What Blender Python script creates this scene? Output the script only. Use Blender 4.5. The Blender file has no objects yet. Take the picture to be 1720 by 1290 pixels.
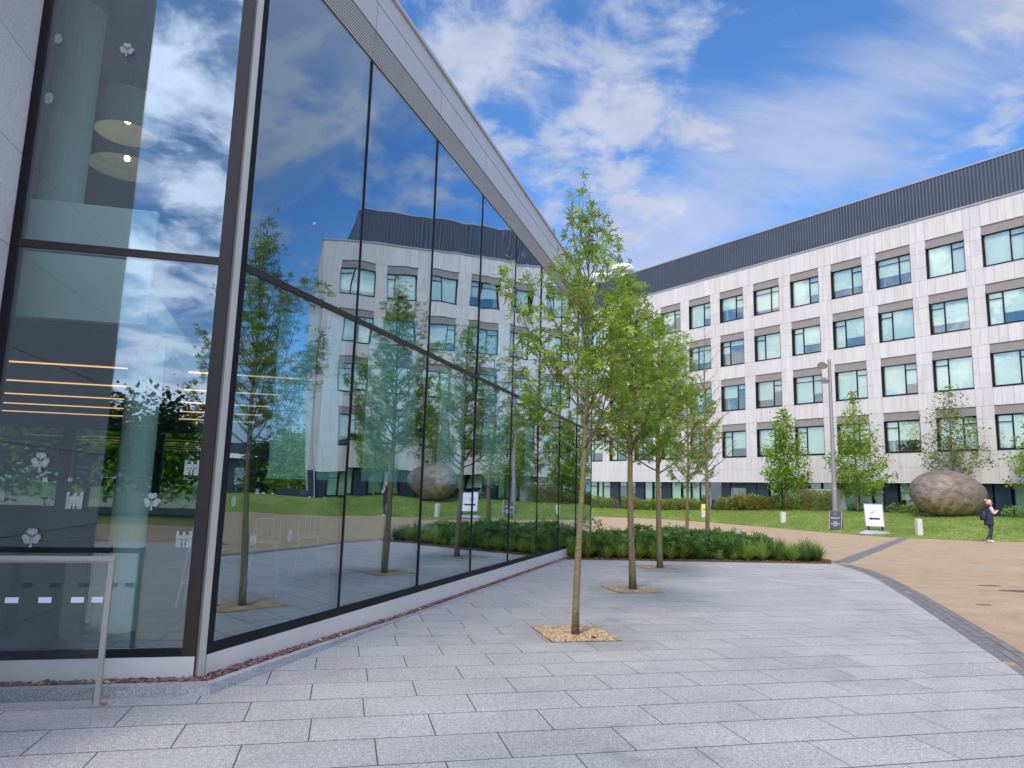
import bpy, bmesh, math, random
import numpy as np
from mathutils import Vector, Matrix

# ---------------------------------------------------------------- camera
scene = bpy.context.scene
EYE = 1.5
YAW, PIT, ROL = math.radians(12.9), math.radians(8.75), math.radians(1.6)
fw = Vector((math.sin(YAW)*math.cos(PIT), math.cos(YAW)*math.cos(PIT), math.sin(PIT)))
r0 = Vector((math.cos(YAW), -math.sin(YAW), 0)); u0 = r0.cross(fw)
rr = r0*math.cos(ROL)+u0*math.sin(ROL); uu = -r0*math.sin(ROL)+u0*math.cos(ROL)
cam_d = bpy.data.cameras.new('camera'); cam = bpy.data.objects.new('camera', cam_d)
scene.collection.objects.link(cam)
M = Matrix((rr, uu, -fw)).transposed().to_4x4(); M.translation = Vector((0, 0, EYE))
cam.matrix_world = M
cam_d.sensor_width = 36; cam_d.lens = 1190/1720*36
cam_d.clip_start = 0.05; cam_d.clip_end = 3000
scene.camera = cam

# ---------------------------------------------------------------- light
SUN_AZ, SUN_EL = 218, 44        # degrees clockwise from +Y, above horizon
w = bpy.data.worlds.new('World'); scene.world = w; w.use_nodes = True
nt = w.node_tree; nt.nodes.clear()
def N(nt, typ, **kw):
    n = nt.nodes.new(typ)
    for k, v in kw.items():
        if k in n.inputs.keys() if not isinstance(k, int) else True:
            pass
        setattr(n, k, v)
    return n
def build_world():
    L = nt.links.new
    out = nt.nodes.new('ShaderNodeOutputWorld'); bg = nt.nodes.new('ShaderNodeBackground')
    sky = nt.nodes.new('ShaderNodeTexSky'); sky.sky_type = 'NISHITA'; sky.sun_disc = False
    sky.sun_elevation = math.radians(SUN_EL); sky.sun_rotation = math.radians(SUN_AZ)
    sky.air_density = 1.0; sky.dust_density = 0.4; sky.ozone_density = 1.6
    geo = nt.nodes.new('ShaderNodeTexCoord')
    sep = nt.nodes.new('ShaderNodeSeparateXYZ'); L(geo.outputs['Generated'], sep.inputs[0])
    def math_(op, a, b=None, clamp=False):
        m = nt.nodes.new('ShaderNodeMath'); m.operation = op; m.use_clamp = clamp
        for i, v in enumerate((a, b)):
            if v is None: continue
            if hasattr(v, 'default_value') or hasattr(v, 'is_linked'): L(v, m.inputs[i])
            else: m.inputs[i].default_value = v
        return m.outputs[0]
    zc = math_('ADD', math_('MAXIMUM', sep.outputs[2], 0.0), 0.30)
    px = math_('DIVIDE', sep.outputs[0], zc); py = math_('DIVIDE', sep.outputs[1], zc)
    comb = nt.nodes.new('ShaderNodeCombineXYZ'); L(px, comb.inputs[0]); L(py, comb.inputs[1])
    vec = comb.outputs[0]
    def noise(scale, detail, rough, vec, dist=0.0, sc=(1,1,1), rot=0, loc=(0,0,0)):
        mp = nt.nodes.new('ShaderNodeMapping'); mp.inputs['Scale'].default_value = sc
        mp.inputs['Rotation'].default_value = (0, 0, rot); mp.inputs['Location'].default_value = loc
        L(vec, mp.inputs[0])
        n = nt.nodes.new('ShaderNodeTexNoise'); n.inputs['Scale'].default_value = scale
        n.inputs['Detail'].default_value = detail; n.inputs['Roughness'].default_value = rough
        n.inputs['Distortion'].default_value = dist
        L(mp.outputs[0], n.inputs['Vector']); return n.outputs['Fac']
    def ramp(v, a, b, c=0.0, d=1.0):
        m = nt.nodes.new('ShaderNodeMapRange'); m.interpolation_type = 'SMOOTHSTEP'
        m.inputs['From Min'].default_value = a; m.inputs['From Max'].default_value = b
        m.inputs['To Min'].default_value = c; m.inputs['To Max'].default_value = d
        L(v, m.inputs['Value']); return m.outputs[0]
    def dotv(d):
        v = nt.nodes.new('ShaderNodeVectorMath'); v.operation = 'DOT_PRODUCT'
        L(geo.outputs['Generated'], v.inputs[0]); v.inputs[1].default_value = d; return v.outputs['Value']
    def ray_(x, y): return (fw+rr*((x-860)/1190)-uu*((y-645)/1190)).normalized()
    def bank(x, y, deg, amp):                        # a cloud bank hanging in one part of the sky
        return ramp(dotv(ray_(x, y)), math.cos(math.radians(deg)), math.cos(math.radians(deg*.25)), 0, amp)
    bias = noise(1.1, 3, .5, vec, loc=(CBX, CBY, 0))
    bias = ramp(bias, .38, .62, -.10, .11)
    for bk_ in BANKS: bias = math_('ADD', bias, bank(*bk_))
    bv = ramp(dotv((-.22, -.86, .46)), .60, .95, 0, .17); bias = math_('ADD', bias, bv)
    d = math_('ADD', noise(6.0, 9, .60, vec, .30, loc=(CLX, CLY, 0)), bias)
    puff = ramp(d, .455, .66)
    tops = noise(6.5, 6, .6, vec, .4, loc=(3, 8, 0))
    # one long cirrus streak climbing to the right and thinner veils around it
    sn = ray_(1080, 430).cross(ray_(1680, 10)).normalized()
    band_ = dotv(tuple(sn)); ab_ = nt.nodes.new('ShaderNodeMath'); ab_.operation = 'ABSOLUTE'; L(band_, ab_.inputs[0])
    streak = ramp(ab_.outputs[0], .15, .0, 0, .26)
    wn = math_('ADD', noise(2.4, 8, .62, vec, .5, sc=(.45, 1.9, 1), rot=math.radians(WROT), loc=(1.7, 9.1, 0)), streak)
    wisp = ramp(wn, .44, .80)
    cc_ = math_('ADD', math_('MULTIPLY', puff, math_('ADD', .62, math_('MULTIPLY', tops, .55))), math_('MULTIPLY', wisp, .72), True)
    low = ramp(sep.outputs[2], .24, .0, 0, .85)      # pale air towards the horizon
    fac = math_('MAXIMUM', math_('MULTIPLY', cc_, .93), low)
    cval = math_('ADD', math_('MULTIPLY', tops, .42), 0.79)
    sd_ = (math.sin(math.radians(SUN_AZ))*math.cos(math.radians(SUN_EL)), math.cos(math.radians(SUN_AZ))*math.cos(math.radians(SUN_EL)), math.sin(math.radians(SUN_EL)))
    cval = math_('MULTIPLY', cval, ramp(dotv(sd_), .25, 1.0, 1.0, 5.4))   # clouds glow towards the sun
    cc = nt.nodes.new('ShaderNodeVectorMath'); cc.operation = 'SCALE'
    cc.inputs[0].default_value = (CLOUD*0.74, CLOUD*0.80, CLOUD*0.99); L(cval, cc.inputs[3])
    mix = nt.nodes.new('ShaderNodeMix'); mix.data_type = 'RGBA'; L(fac, mix.inputs[0])
    hs = nt.nodes.new('ShaderNodeMix'); hs.data_type='RGBA'; hs.blend_type='MULTIPLY'; hs.inputs[0].default_value=1
    L(sky.outputs[0], hs.inputs[6]); hs.inputs[7].default_value = SKYTINT
    L(hs.outputs[2], mix.inputs[6]); L(cc.outputs[0], mix.inputs[7])
    L(mix.outputs[2], bg.inputs[0]); bg.inputs[1].default_value = SKYSTR
    L(bg.outputs[0], out.inputs[0])
CLX, CLY, CBX, CBY = 0.0, 0.0, 0.0, 0.0
WROT = -38
BANKS = [(790, 30, 20, .02), (900, 250, 15, .035), (1130, 215, 9, .05), (1290, 150, 13, -.11), (1560, 120, 17, -.10), (1020, 70, 6, -.07), (1080, 330, 8, -.05)]
CLOUD, SKYSTR, SKYTINT = 4.6, 0.145, (0.55, 0.90, 1.27, 1)
build_world()
sun_d = bpy.data.lights.new('sun', 'SUN'); sun_d.energy = 2.3; sun_d.angle = math.radians(14)
sun_d.color = (1.0, 0.87, 0.72)
sun = bpy.data.objects.new('sun', sun_d); scene.collection.objects.link(sun)
sa, se = math.radians(SUN_AZ), math.radians(SUN_EL)
sdir = Vector((math.sin(sa)*math.cos(se), math.cos(sa)*math.cos(se), math.sin(se)))
sun.rotation_euler = sdir.to_track_quat('Z', 'Y').to_euler()
sun.location = sdir*100
vs = scene.view_settings
vs.view_transform = 'Standard'; vs.look = 'None'; vs.gamma = 1; vs.use_curve_mapping = False
vs.exposure = 0.27
scene.render.engine = 'CYCLES'
scene.cycles.max_bounces = 10; scene.cycles.transparent_max_bounces = 24
scene.cycles.glossy_bounces = 6; scene.cycles.transmission_bounces = 8

# ---------------------------------------------------------------- helpers
col = scene.collection
rnd = random.Random(7)
def tag(o, label=None, cat=None, group=None, kind=None):
    if label: o['label'] = label
    if cat: o['category'] = cat
    if group: o['group'] = group
    if kind: o['kind'] = kind
    return o
def empty(name, loc, label=None, cat=None, group=None, rz=0):
    o = bpy.data.objects.new(name, None); o.location = loc; o.rotation_euler = (0, 0, rz)
    o.empty_display_size = .2
    col.objects.link(o); return tag(o, label, cat, group)
def setparent(o, p, world=True):
    o.parent = p
    if world and p is not None:
        mw = Matrix.Translation(p.location) @ p.rotation_euler.to_matrix().to_4x4()
        o.matrix_parent_inverse = mw.inverted()
class MB:
    def __init__(s): s.v = []; s.f = []; s.m = []
    def add(s, vs_, fs, mi=0):
        b = len(s.v); s.v += [tuple(x) for x in vs_]; s.f += [tuple(i+b for i in f) for f in fs]; s.m += [mi]*len(fs)
    def box(s, x0, x1, y0, y1, z0, z1, T=None, mi=0):
        vs_ = [(x, y, z) for z in (z0, z1) for y in (y0, y1) for x in (x0, x1)]
        if T: vs_ = [T(*q) for q in vs_]
        s.add(vs_, [(0,2,3,1),(4,5,7,6),(0,1,5,4),(2,6,7,3),(0,4,6,2),(1,3,7,5)], mi)
    def tube(s, pts, rad, n=8, mi=0, cap=True):
        pts = [Vector(p) for p in pts]
        if not isinstance(rad, (list, tuple)): rad = [rad]*len(pts)
        rings = []; prev = None
        for i, p in enumerate(pts):
            t = (pts[min(i+1, len(pts)-1)]-pts[max(i-1, 0)])
            t = t.normalized() if t.length > 1e-9 else Vector((0,0,1))
            if prev is None:
                a = Vector((1,0,0)) if abs(t.x) < .9 else Vector((0,1,0))
                a = (a - t*a.dot(t)).normalized()
            else:
                a = prev - t*prev.dot(t)
                a = a.normalized() if a.length > 1e-6 else Vector((1,0,0))
            prev = a; b_ = t.cross(a)
            rings.append([p+(a*math.cos(2*math.pi*k/n)+b_*math.sin(2*math.pi*k/n))*rad[i] for k in range(n)])
        b = len(s.v)
        for r in rings: s.v += [tuple(q) for q in r]
        for i in range(len(rings)-1):
            for k in range(n):
                s.f.append((b+i*n+k, b+i*n+(k+1)%n, b+(i+1)*n+(k+1)%n, b+(i+1)*n+k)); s.m.append(mi)
        if cap:
            s.f.append(tuple(b+k for k in reversed(range(n)))); s.m.append(mi)
            s.f.append(tuple(b+(len(rings)-1)*n+k for k in range(n))); s.m.append(mi)
    def lathe(s, prof, c=(0,0,0), n=16, mi=0):
        b = len(s.v)
        for r, z in prof:
            for k in range(n):
                a = 2*math.pi*k/n; s.v.append((c[0]+r*math.cos(a), c[1]+r*math.sin(a), c[2]+z))
        for i in range(len(prof)-1):
            for k in range(n):
                s.f.append((b+i*n+k, b+i*n+(k+1)%n, b+(i+1)*n+(k+1)%n, b+(i+1)*n+k)); s.m.append(mi)
        s.f.append(tuple(b+k for k in reversed(range(n)))); s.m.append(mi)
        s.f.append(tuple(b+(len(prof)-1)*n+k for k in range(n))); s.m.append(mi)
    def prism(s, poly, z0, z1, T=None, mi=0):
        n = len(poly); vs_ = [(x, y, z0) for x, y in poly]+[(x, y, z1) for x, y in poly]
        if T: vs_ = [T(*q) for q in vs_]
        fs = [tuple(range(n-1, -1, -1)), tuple(range(n, 2*n))]+[(i, (i+1)%n, n+(i+1)%n, n+i) for i in range(n)]
        s.add(vs_, fs, mi)
    def mesh(s, name, mats, smooth=False):
        me = bpy.data.meshes.new(name); me.from_pydata(s.v, [], s.f)
        if not isinstance(mats, (list, tuple)): mats = [mats]
        for m in mats: me.materials.append(m)
        me.polygons.foreach_set('material_index', s.m)
        if smooth: me.polygons.foreach_set('use_smooth', [True]*len(me.polygons))
        me.update(); return me
    def build(s, name, mats, parent=None, smooth=False, world=True, fix=True):
        me = s.mesh(name, mats, smooth)
        if fix:
            bm = bmesh.new(); bm.from_mesh(me); bmesh.ops.recalc_face_normals(bm, faces=bm.faces); bm.to_mesh(me); bm.free()
        return link(name, me, parent, world)
def link(name, me, parent=None, world=True, mat=None):
    o = bpy.data.objects.new(name, me); col.objects.link(o)
    if mat is not None: o.matrix_basis = mat
    if parent is not None: setparent(o, parent, world)
    return o
def npmesh(name, V, F, mat, attr=None, smooth=False):
    """V (n,3) array, F (m,k) int array with constant k"""
    me = bpy.data.meshes.new(name); k = F.shape[1]
    me.vertices.add(len(V)); me.vertices.foreach_set('co', V.astype(np.float32).ravel())
    me.loops.add(F.size); me.loops.foreach_set('vertex_index', F.astype(np.int32).ravel())
    me.polygons.add(len(F)); me.polygons.foreach_set('loop_start', np.arange(0, F.size, k, dtype=np.int32))
    me.materials.append(mat)
    if attr is not None:
        at = me.attributes.new('tone', 'FLOAT', 'POINT'); at.data.foreach_set('value', attr.astype(np.float32))
    if smooth: me.polygons.foreach_set('use_smooth', [True]*len(F))
    me.update(); me.validate(); return me

# ---------------------------------------------------------------- materials
def mat(name):
    m = bpy.data.materials.new(name); m.use_nodes = True
    return m, m.node_tree, m.node_tree.nodes['Principled BSDF']
def simple(name, c, rough=.6, metal=0, var=0.0, scale=4, spec=.5, bump=0, bscale=40):
    m, t, p = mat(name); p.inputs['Roughness'].default_value = rough; p.inputs['Metallic'].default_value = metal
    p.inputs['Specular IOR Level'].default_value = spec
    p.inputs['Base Color'].default_value = (*c, 1)
    tc = t.nodes.new('ShaderNodeNewGeometry')
    if var:
        n = t.nodes.new('ShaderNodeTexNoise'); n.inputs['Scale'].default_value = scale; n.inputs['Detail'].default_value = 6
        t.links.new(tc.outputs['Position'], n.inputs['Vector'])
        r = t.nodes.new('ShaderNodeMapRange'); r.inputs['From Min'].default_value = .3; r.inputs['From Max'].default_value = .7
        r.inputs['To Min'].default_value = 1-var; r.inputs['To Max'].default_value = 1+var
        t.links.new(n.outputs['Fac'], r.inputs['Value'])
        v = t.nodes.new('ShaderNodeVectorMath'); v.operation = 'SCALE'; v.inputs[0].default_value = c
        t.links.new(r.outputs[0], v.inputs[3]); t.links.new(v.outputs[0], p.inputs['Base Color'])
    if bump:
        n = t.nodes.new('ShaderNodeTexNoise'); n.inputs['Scale'].default_value = bscale; n.inputs['Detail'].default_value = 5
        t.links.new(tc.outputs['Position'], n.inputs['Vector'])
        b = t.nodes.new('ShaderNodeBump'); b.inputs['Strength'].default_value = bump; b.inputs['Distance'].default_value = .01
        t.links.new(n.outputs['Fac'], b.inputs['Height']); t.links.new(b.outputs[0], p.inputs['Normal'])
    return m
def nnoise(t, vec, scale, detail=4, rough=.5):
    n = t.nodes.new('ShaderNodeTexNoise'); n.inputs['Scale'].default_value = scale
    n.inputs['Detail'].default_value = detail; n.inputs['Roughness'].default_value = rough
    t.links.new(vec, n.inputs['Vector']); return n.outputs['Fac']
def nramp(t, v, a, b, c=0., d=1.):
    m = t.nodes.new('ShaderNodeMapRange'); m.inputs['From Min'].default_value = a; m.inputs['From Max'].default_value = b
    m.inputs['To Min'].default_value = c; m.inputs['To Max'].default_value = d
    t.links.new(v, m.inputs['Value']); return m.outputs[0]
def nmul(t, a, b, op='MULTIPLY'):
    m = t.nodes.new('ShaderNodeMath'); m.operation = op
    for i, v in enumerate((a, b)):
        if isinstance(v, (int, float)): m.inputs[i].default_value = v
        else: t.links.new(v, m.inputs[i])
    return m.outputs[0]
def nmix(t, f, a, b):
    m = t.nodes.new('ShaderNodeMix'); m.data_type = 'RGBA'
    if isinstance(f, (int, float)): m.inputs[0].default_value = f
    else: t.links.new(f, m.inputs[0])
    for i, v in ((6, a), (7, b)):
        if isinstance(v, tuple): m.inputs[i].default_value = (*v, 1)
        else: t.links.new(v, m.inputs[i])
    return m.outputs[2]
def nscale(t, c, f):
    v = t.nodes.new('ShaderNodeVectorMath'); v.operation = 'SCALE'
    if isinstance(c, tuple): v.inputs[0].default_value = c
    else: t.links.new(c, v.inputs[0])
    t.links.new(f, v.inputs[3]); return v.outputs[0]

def granite(name, base, stain=True, objrand=.10, spk=.5):
    m, t, p = mat(name); g = t.nodes.new('ShaderNodeNewGeometry'); P = g.outputs['Position']
    oi = t.nodes.new('ShaderNodeObjectInfo')
    s1 = nramp(t, nnoise(t, P, 150, 3, .75), .36, .64, 1-spk, 1+spk)
    s2 = nramp(t, nnoise(t, P, 38, 4, .75), .36, .64, 1-spk*.42, 1+spk*.42)
    s3 = nramp(t, nnoise(t, P, 1.1, 5, .55), .3, .7, .90, 1.08)
    f = nmul(t, nmul(t, s1, s2), s3)
    f = nmul(t, f, nramp(t, oi.outputs['Random'], 0, 1, 1-objrand, 1+objrand*.6))
    c = nscale(t, base, f)
    if stain:
        st = nramp(t, nnoise(t, P, .75, 6, .62), .52, .66, 0, 1)
        st2 = nramp(t, nnoise(t, P, 3.4, 5, .6), .46, .62, 0, 1)
        c = nmix(t, nmul(t, nmul(t, st, st2), .62), c, (base[0]*.52, base[1]*.52, base[2]*.55))
        # worn arcs left by turning wheels
        for (ax, ay, ar, aw) in ((1.2, 1.6, 3.2, .10), (7.6, 13.6, 4.6, .13), (-1.5, 12.0, 9.4, .12)):
            dv = t.nodes.new('ShaderNodeVectorMath'); dv.operation = 'DISTANCE'; t.links.new(P, dv.inputs[0]); dv.inputs[1].default_value = (ax, ay, 0)
            ab = nmul(t, nmul(t, dv.outputs['Value'], -ar, 'ADD'), 0, 'ADD'); aa = t.nodes.new('ShaderNodeMath'); aa.operation = 'ABSOLUTE'; t.links.new(ab, aa.inputs[0])
            rg = nramp(t, aa.outputs[0], aw, 0, 0, 1); c = nmix(t, nmul(t, nmul(t, rg, nramp(t, nnoise(t, P, .8, 3), .42, .6)), .16), c, (base[0]*.4, base[1]*.4, base[2]*.42))
        # fine mottling stretched along the courses
        mpx = t.nodes.new('ShaderNodeMapping'); mpx.inputs['Scale'].default_value = (.7, 2.6, 1); t.links.new(P, mpx.inputs[0])
        mo = nramp(t, nnoise(t, mpx.outputs[0], 2.2, 7, .68), .48, .76, 0, .34)
        c = nmix(t, mo, c, (base[0]*.66, base[1]*.66, base[2]*.68))
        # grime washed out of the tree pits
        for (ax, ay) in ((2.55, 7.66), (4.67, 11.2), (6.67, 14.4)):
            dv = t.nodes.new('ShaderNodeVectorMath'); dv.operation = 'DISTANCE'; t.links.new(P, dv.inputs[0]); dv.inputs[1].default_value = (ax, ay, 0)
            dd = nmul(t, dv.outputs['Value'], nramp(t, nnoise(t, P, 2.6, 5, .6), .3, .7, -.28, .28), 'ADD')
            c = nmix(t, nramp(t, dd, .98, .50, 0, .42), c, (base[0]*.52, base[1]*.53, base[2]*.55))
        # greenish algae, faint
        al = nramp(t, nnoise(t, P, 1.9, 6, .6), .56, .78, 0, .28)
        c = nmix(t, al, c, (base[0]*.80, base[1]*.83, base[2]*.66))
    t.links.new(c, p.inputs['Base Color'])
    p.inputs['Roughness'].default_value = .62; p.inputs['Specular IOR Level'].default_value = .35
    b = t.nodes.new('ShaderNodeBump'); b.inputs['Strength'].default_value = .35; b.inputs['Distance'].default_value = .002
    t.links.new(s1, b.inputs['Height']); t.links.new(b.outputs[0], p.inputs['Normal'])
    return m
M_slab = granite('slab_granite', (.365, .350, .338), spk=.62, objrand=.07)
M_kerb = granite('kerb_granite', (.36, .355, .36), spk=.5)
M_wallstone = granite('wall_granite', (.56, .55, .56), stain=False, objrand=.05, spk=.22)
M_joint = simple('joint_sand', (.075, .070, .06), .95)

def pathmat():
    m, t, p = mat('bound_gravel'); g = t.nodes.new('ShaderNodeNewGeometry'); P = g.outputs['Position']
    a = nmul(t, nramp(t, nnoise(t, P, 42, 5, .8), .36, .64, .70, 1.30), nramp(t, nnoise(t, P, 1.7, 6, .65), .32, .68, .84, 1.12))
    b = nramp(t, nnoise(t, P, .35, 5, .55), .3, .7, 0, 1)
    c = nmix(t, b, (.35, .235, .13), (.36, .27, .175))
    c = nscale(t, c, a)
    # long streaks left by traffic
    mp = t.nodes.new('ShaderNodeMapping'); mp.inputs['Scale'].default_value = (.25, 2.2, 1); mp.inputs['Rotation'].default_value = (0, 0, .9)
    t.links.new(P, mp.inputs[0])
    s = nramp(t, nnoise(t, mp.outputs[0], 1.2, 5, .6), .55, .75, 0, .30)
    c = nmix(t, s, c, (.30, .21, .14))
    pt = nramp(t, nnoise(t, P, .9, 3, .5), .66, .70, 0, .35)
    c = nmix(t, pt, c, (.27, .17, .10))
    t.links.new(c, p.inputs['Base Color']); p.inputs['Roughness'].default_value = .9
    bp = t.nodes.new('ShaderNodeBump'); bp.inputs['Strength'].default_value = .5; bp.inputs['Distance'].default_value = .006
    t.links.new(a, bp.inputs['Height']); t.links.new(bp.outputs[0], p.inputs['Normal'])
    return m
M_path = pathmat()
def grassmat():
    m, t, p = mat('lawn'); g = t.nodes.new('ShaderNodeNewGeometry'); P = g.outputs['Position']
    mp = t.nodes.new('ShaderNodeMapping'); mp.inputs['Scale'].default_value = (1, 3, 1); t.links.new(P, mp.inputs[0])
    a = nramp(t, nnoise(t, mp.outputs[0], 3.0, 7, .7), .35, .68)
    c = nmix(t, a, (.055, .10, .016), (.175, .24, .045))
    b = nramp(t, nnoise(t, P, .6, 6, .65), .42, .62, 0, .75)
    c = nmix(t, b, c, (.22, .25, .07))
    t.links.new(c, p.inputs['Base Color']); p.inputs['Roughness'].default_value = .85; p.inputs['Specular IOR Level'].default_value = .2
    return m
M_grass = grassmat()

def leafmat(name, dark, light, trans=.45):
    m, t, p = mat(name); at = t.nodes.new('ShaderNodeAttribute'); at.attribute_name = 'tone'
    c = nmix(t, at.outputs['Fac'], dark, light)
    t.links.new(c, p.inputs['Base Color']); p.inputs['Roughness'].default_value = .5; p.inputs['Specular IOR Level'].default_value = .35
    tr = t.nodes.new('ShaderNodeBsdfTranslucent'); t.links.new(nmix(t, .5, c, (light[0]*1.5, light[1]*1.45, light[2]*.8)), tr.inputs[0])
    mx = t.nodes.new('ShaderNodeMixShader'); mx.inputs[0].default_value = trans
    t.links.new(p.outputs[0], mx.inputs[1]); t.links.new(tr.outputs[0], mx.inputs[2])
    t.links.new(mx.outputs[0], t.nodes['Material Output'].inputs[0]); return m
M_leaf = leafmat('sweetgum_leaf', (.065, .135, .015), (.33, .45, .06))
M_leafbright = leafmat('lime_leaf', (.09, .18, .02), (.28, .40, .05))
M_leafolive = leafmat('oak_leaf', (.10, .14, .03), (.24, .28, .07))
M_leafdark = leafmat('dark_leaf', (.02, .05, .012), (.06, .11, .025), .3)
M_leafyellow = leafmat('young_leaf', (.24, .22, .06), (.42, .36, .12))
M_shrub = leafmat('shrub_leaf', (.05, .12, .025), (.15, .27, .06), .3)
M_shrubpale = leafmat('pale_shrub_leaf', (.12, .20, .05), (.28, .36, .12), .35)
M_blade = leafmat('sedge_blade', (.08, .15, .025), (.30, .40, .08), .35)
M_bladedark = leafmat('sedge_blade_dark', (.03, .08, .015), (.13, .21, .05), .3)
M_hedge = leafmat('beech_leaf', (.10, .17, .03), (.26, .32, .06), .35)
M_hedgerust = leafmat('beech_leaf_rust', (.13, .12, .03), (.30, .22, .06), .3)
def barkmat():
    m, t, p = mat('bark'); g = t.nodes.new('ShaderNodeNewGeometry'); P = g.outputs['Position']
    mp = t.nodes.new('ShaderNodeMapping'); mp.inputs['Scale'].default_value = (1, 1, 3.0); t.links.new(P, mp.inputs[0])
    a = nramp(t, nnoise(t, mp.outputs[0], 16, 6, .65), .35, .65)
    c = nmix(t, a, (.085, .065, .035), (.24, .185, .10))
    gr = nramp(t, nnoise(t, P, 3.0, 4), .45, .62, 0, .7)
    c = nmix(t, gr, c, (.155, .16, .05))
    t.links.new(c, p.inputs['Base Color']); p.inputs['Roughness'].default_value = .85
    b = t.nodes.new('ShaderNodeBump'); b.inputs['Strength'].default_value = .7; b.inputs['Distance'].default_value = .01
    t.links.new(a, b.inputs['Height']); t.links.new(b.outputs[0], p.inputs['Normal']); return m
M_bark = barkmat()

def glassmat(name, tint, r0, wav=.0, wscale=.8, edge=1.0, refl=(1, 1, 1), power=1.8):
    """coated facade glass: mirror coat over tinted see-through"""
    m, t, p = mat(name); t.nodes.remove(p)
    out = t.nodes['Material Output']
    gl = t.nodes.new('ShaderNodeBsdfGlossy'); gl.inputs['Roughness'].default_value = 0.0; gl.inputs[0].default_value = (*refl, 1)
    tr = t.nodes.new('ShaderNodeBsdfTransparent'); tr.inputs[0].default_value = (*tint, 1)
    lw = t.nodes.new('ShaderNodeLayerWeight'); lw.inputs[0].default_value = .5
    fz = nmul(t, lw.outputs['Facing'], power, 'POWER')
    fac = nmul(t, nmul(t, fz, edge-r0), r0, 'ADD')
    mx = t.nodes.new('ShaderNodeMixShader'); t.links.new(fac, mx.inputs[0])
    t.links.new(tr.outputs[0], mx.inputs[1]); t.links.new(gl.outputs[0], mx.inputs[2])
    if wav:
        g = t.nodes.new('ShaderNodeNewGeometry')
        oi = t.nodes.new('ShaderNodeObjectInfo')
        av = t.nodes.new('ShaderNodeVectorMath'); av.operation = 'MULTIPLY_ADD'
        t.links.new(oi.outputs['Random'], av.inputs[0]); av.inputs[1].default_value = (37, 23, 11); t.links.new(g.outputs['Position'], av.inputs[2])
        n = nnoise(t, av.outputs[0], wscale, 1.5, .4)
        b = t.nodes.new('ShaderNodeBump'); b.inputs['Strength'].default_value = 1; b.inputs['Distance'].default_value = wav
        t.links.new(n, b.inputs['Height']); t.links.new(b.outputs[0], gl.inputs['Normal'])
    t.links.new(mx.outputs[0], out.inputs[0]); return m
M_glass = glassmat('facade_glass', (.60, .74, .72), .13, wav=.006, wscale=.7, refl=(.77, .88, 1.0))
M_glassC = glassmat('facade_glass_entrance', (.80, .885, .87), .13, wav=.0018, wscale=.7, refl=(.88, .94, 1.0))
M_winglass = glassmat('office_glass', (.925, .97, .945), .15, wav=.006, wscale=1.0, refl=(.95, .97, .90))
M_gfglass = glassmat('office_glass_green', (.80, .91, .85), .10, wav=.006, wscale=1.0)
M_railglass = glassmat('balustrade_glass', (.94, .965, .965), .02)
M_dark = simple('dark_frame', (.010, .010, .014), .55, 0, spec=.18)
M_darkbrown = simple('bronze_frame', (.030, .024, .026), .45, .1, spec=.3)
M_black = simple('black', (.008, .008, .01), .5)
M_steel = simple('satin_steel', (.40, .38, .355), .45, .4, var=.05)
M_silver = simple('silver_panel', (.58, .55, .52), .5, .1, var=.05, scale=2)
M_fascia = simple('fascia_panel', (.54, .52, .53), .42, .35, var=.04, scale=1.3)
M_louvre = simple('louvre', (.62, .60, .58), .5, .3)
def island(name, c0, c1, rough=.85):
    m, t, p = mat(name); g = t.nodes.new('ShaderNodeNewGeometry')
    t.links.new(nmix(t, g.outputs['Random Per Island'], c0, c1), p.inputs['Base Color']); p.inputs['Roughness'].default_value = rough; return m
def cladmat():
    m, t, p = mat('white_cladding'); g = t.nodes.new('ShaderNodeNewGeometry'); P = g.outputs['Position']
    oi = t.nodes.new('ShaderNodeObjectInfo')
    mp = t.nodes.new('ShaderNodeMapping'); mp.inputs['Scale'].default_value = (1, 1, .12); t.links.new(P, mp.inputs[0])
    a = nramp(t, nnoise(t, mp.outputs[0], 3.5, 5, .6), .35, .7, 1.02, .86)
    b = nramp(t, oi.outputs['Random'], 0, 1, .95, 1.03)
    c = nscale(t, (.545, .512, .485), nmul(t, a, b))
    t.links.new(c, p.inputs['Base Color']); p.inputs['Roughness'].default_value = .7; return m
M_clad = cladmat()
M_cladjoint = simple('cladding_joint', (.33, .30, .285), .8)
M_lintel = simple('taupe_panel', (.225, .195, .18), .6, var=.05, scale=3)
M_plant = simple('dark_ribbed_metal', (.055, .062, .078), .45, .5, var=.10, scale=.8)
def blindmat():
    m, t, p = mat('blind'); oi = t.nodes.new('ShaderNodeObjectInfo')
    c = nmix(t, oi.outputs['Random'], (.82, .82, .70), (.60, .66, .58)); t.links.new(c, p.inputs['Base Color']); p.inputs['Roughness'].default_value = .9; return m
M_blind = blindmat()
M_room = simple('office_interior', (.40, .42, .42), .9, var=.3, scale=.7)
M_navy = simple('navy_panel', (.020, .030, .045), .42, .1, var=.08, scale=.6)
M_soil = simple('mulch', (.10, .052, .033), .95, var=.5, scale=30, bump=1, bscale=60)
M_white = simple('white_paint', (.78, .78, .76), .5)
M_concrete = simple('concrete', (.40, .38, .35), .8, var=.15, scale=6, bump=.3)
M_slate = island('slate_chip', (.075, .035, .036), (.27, .14, .13))
M_slate2 = simple('buff_chip', (.50, .38, .27), .8, var=.3, scale=30)
M_pea = island('buff_gravel', (.14, .085, .045), (.56, .39, .21))
M_peabase = simple('buff_gravel_bed', (.26, .17, .09), .9, var=.5, scale=50)
M_sett = simple('sett', (.15, .14, .14), .75, var=.35, scale=9, bump=.5)
M_setlight = simple('sett_tan', (.28, .20, .13), .8, var=.25, scale=9)

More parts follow.
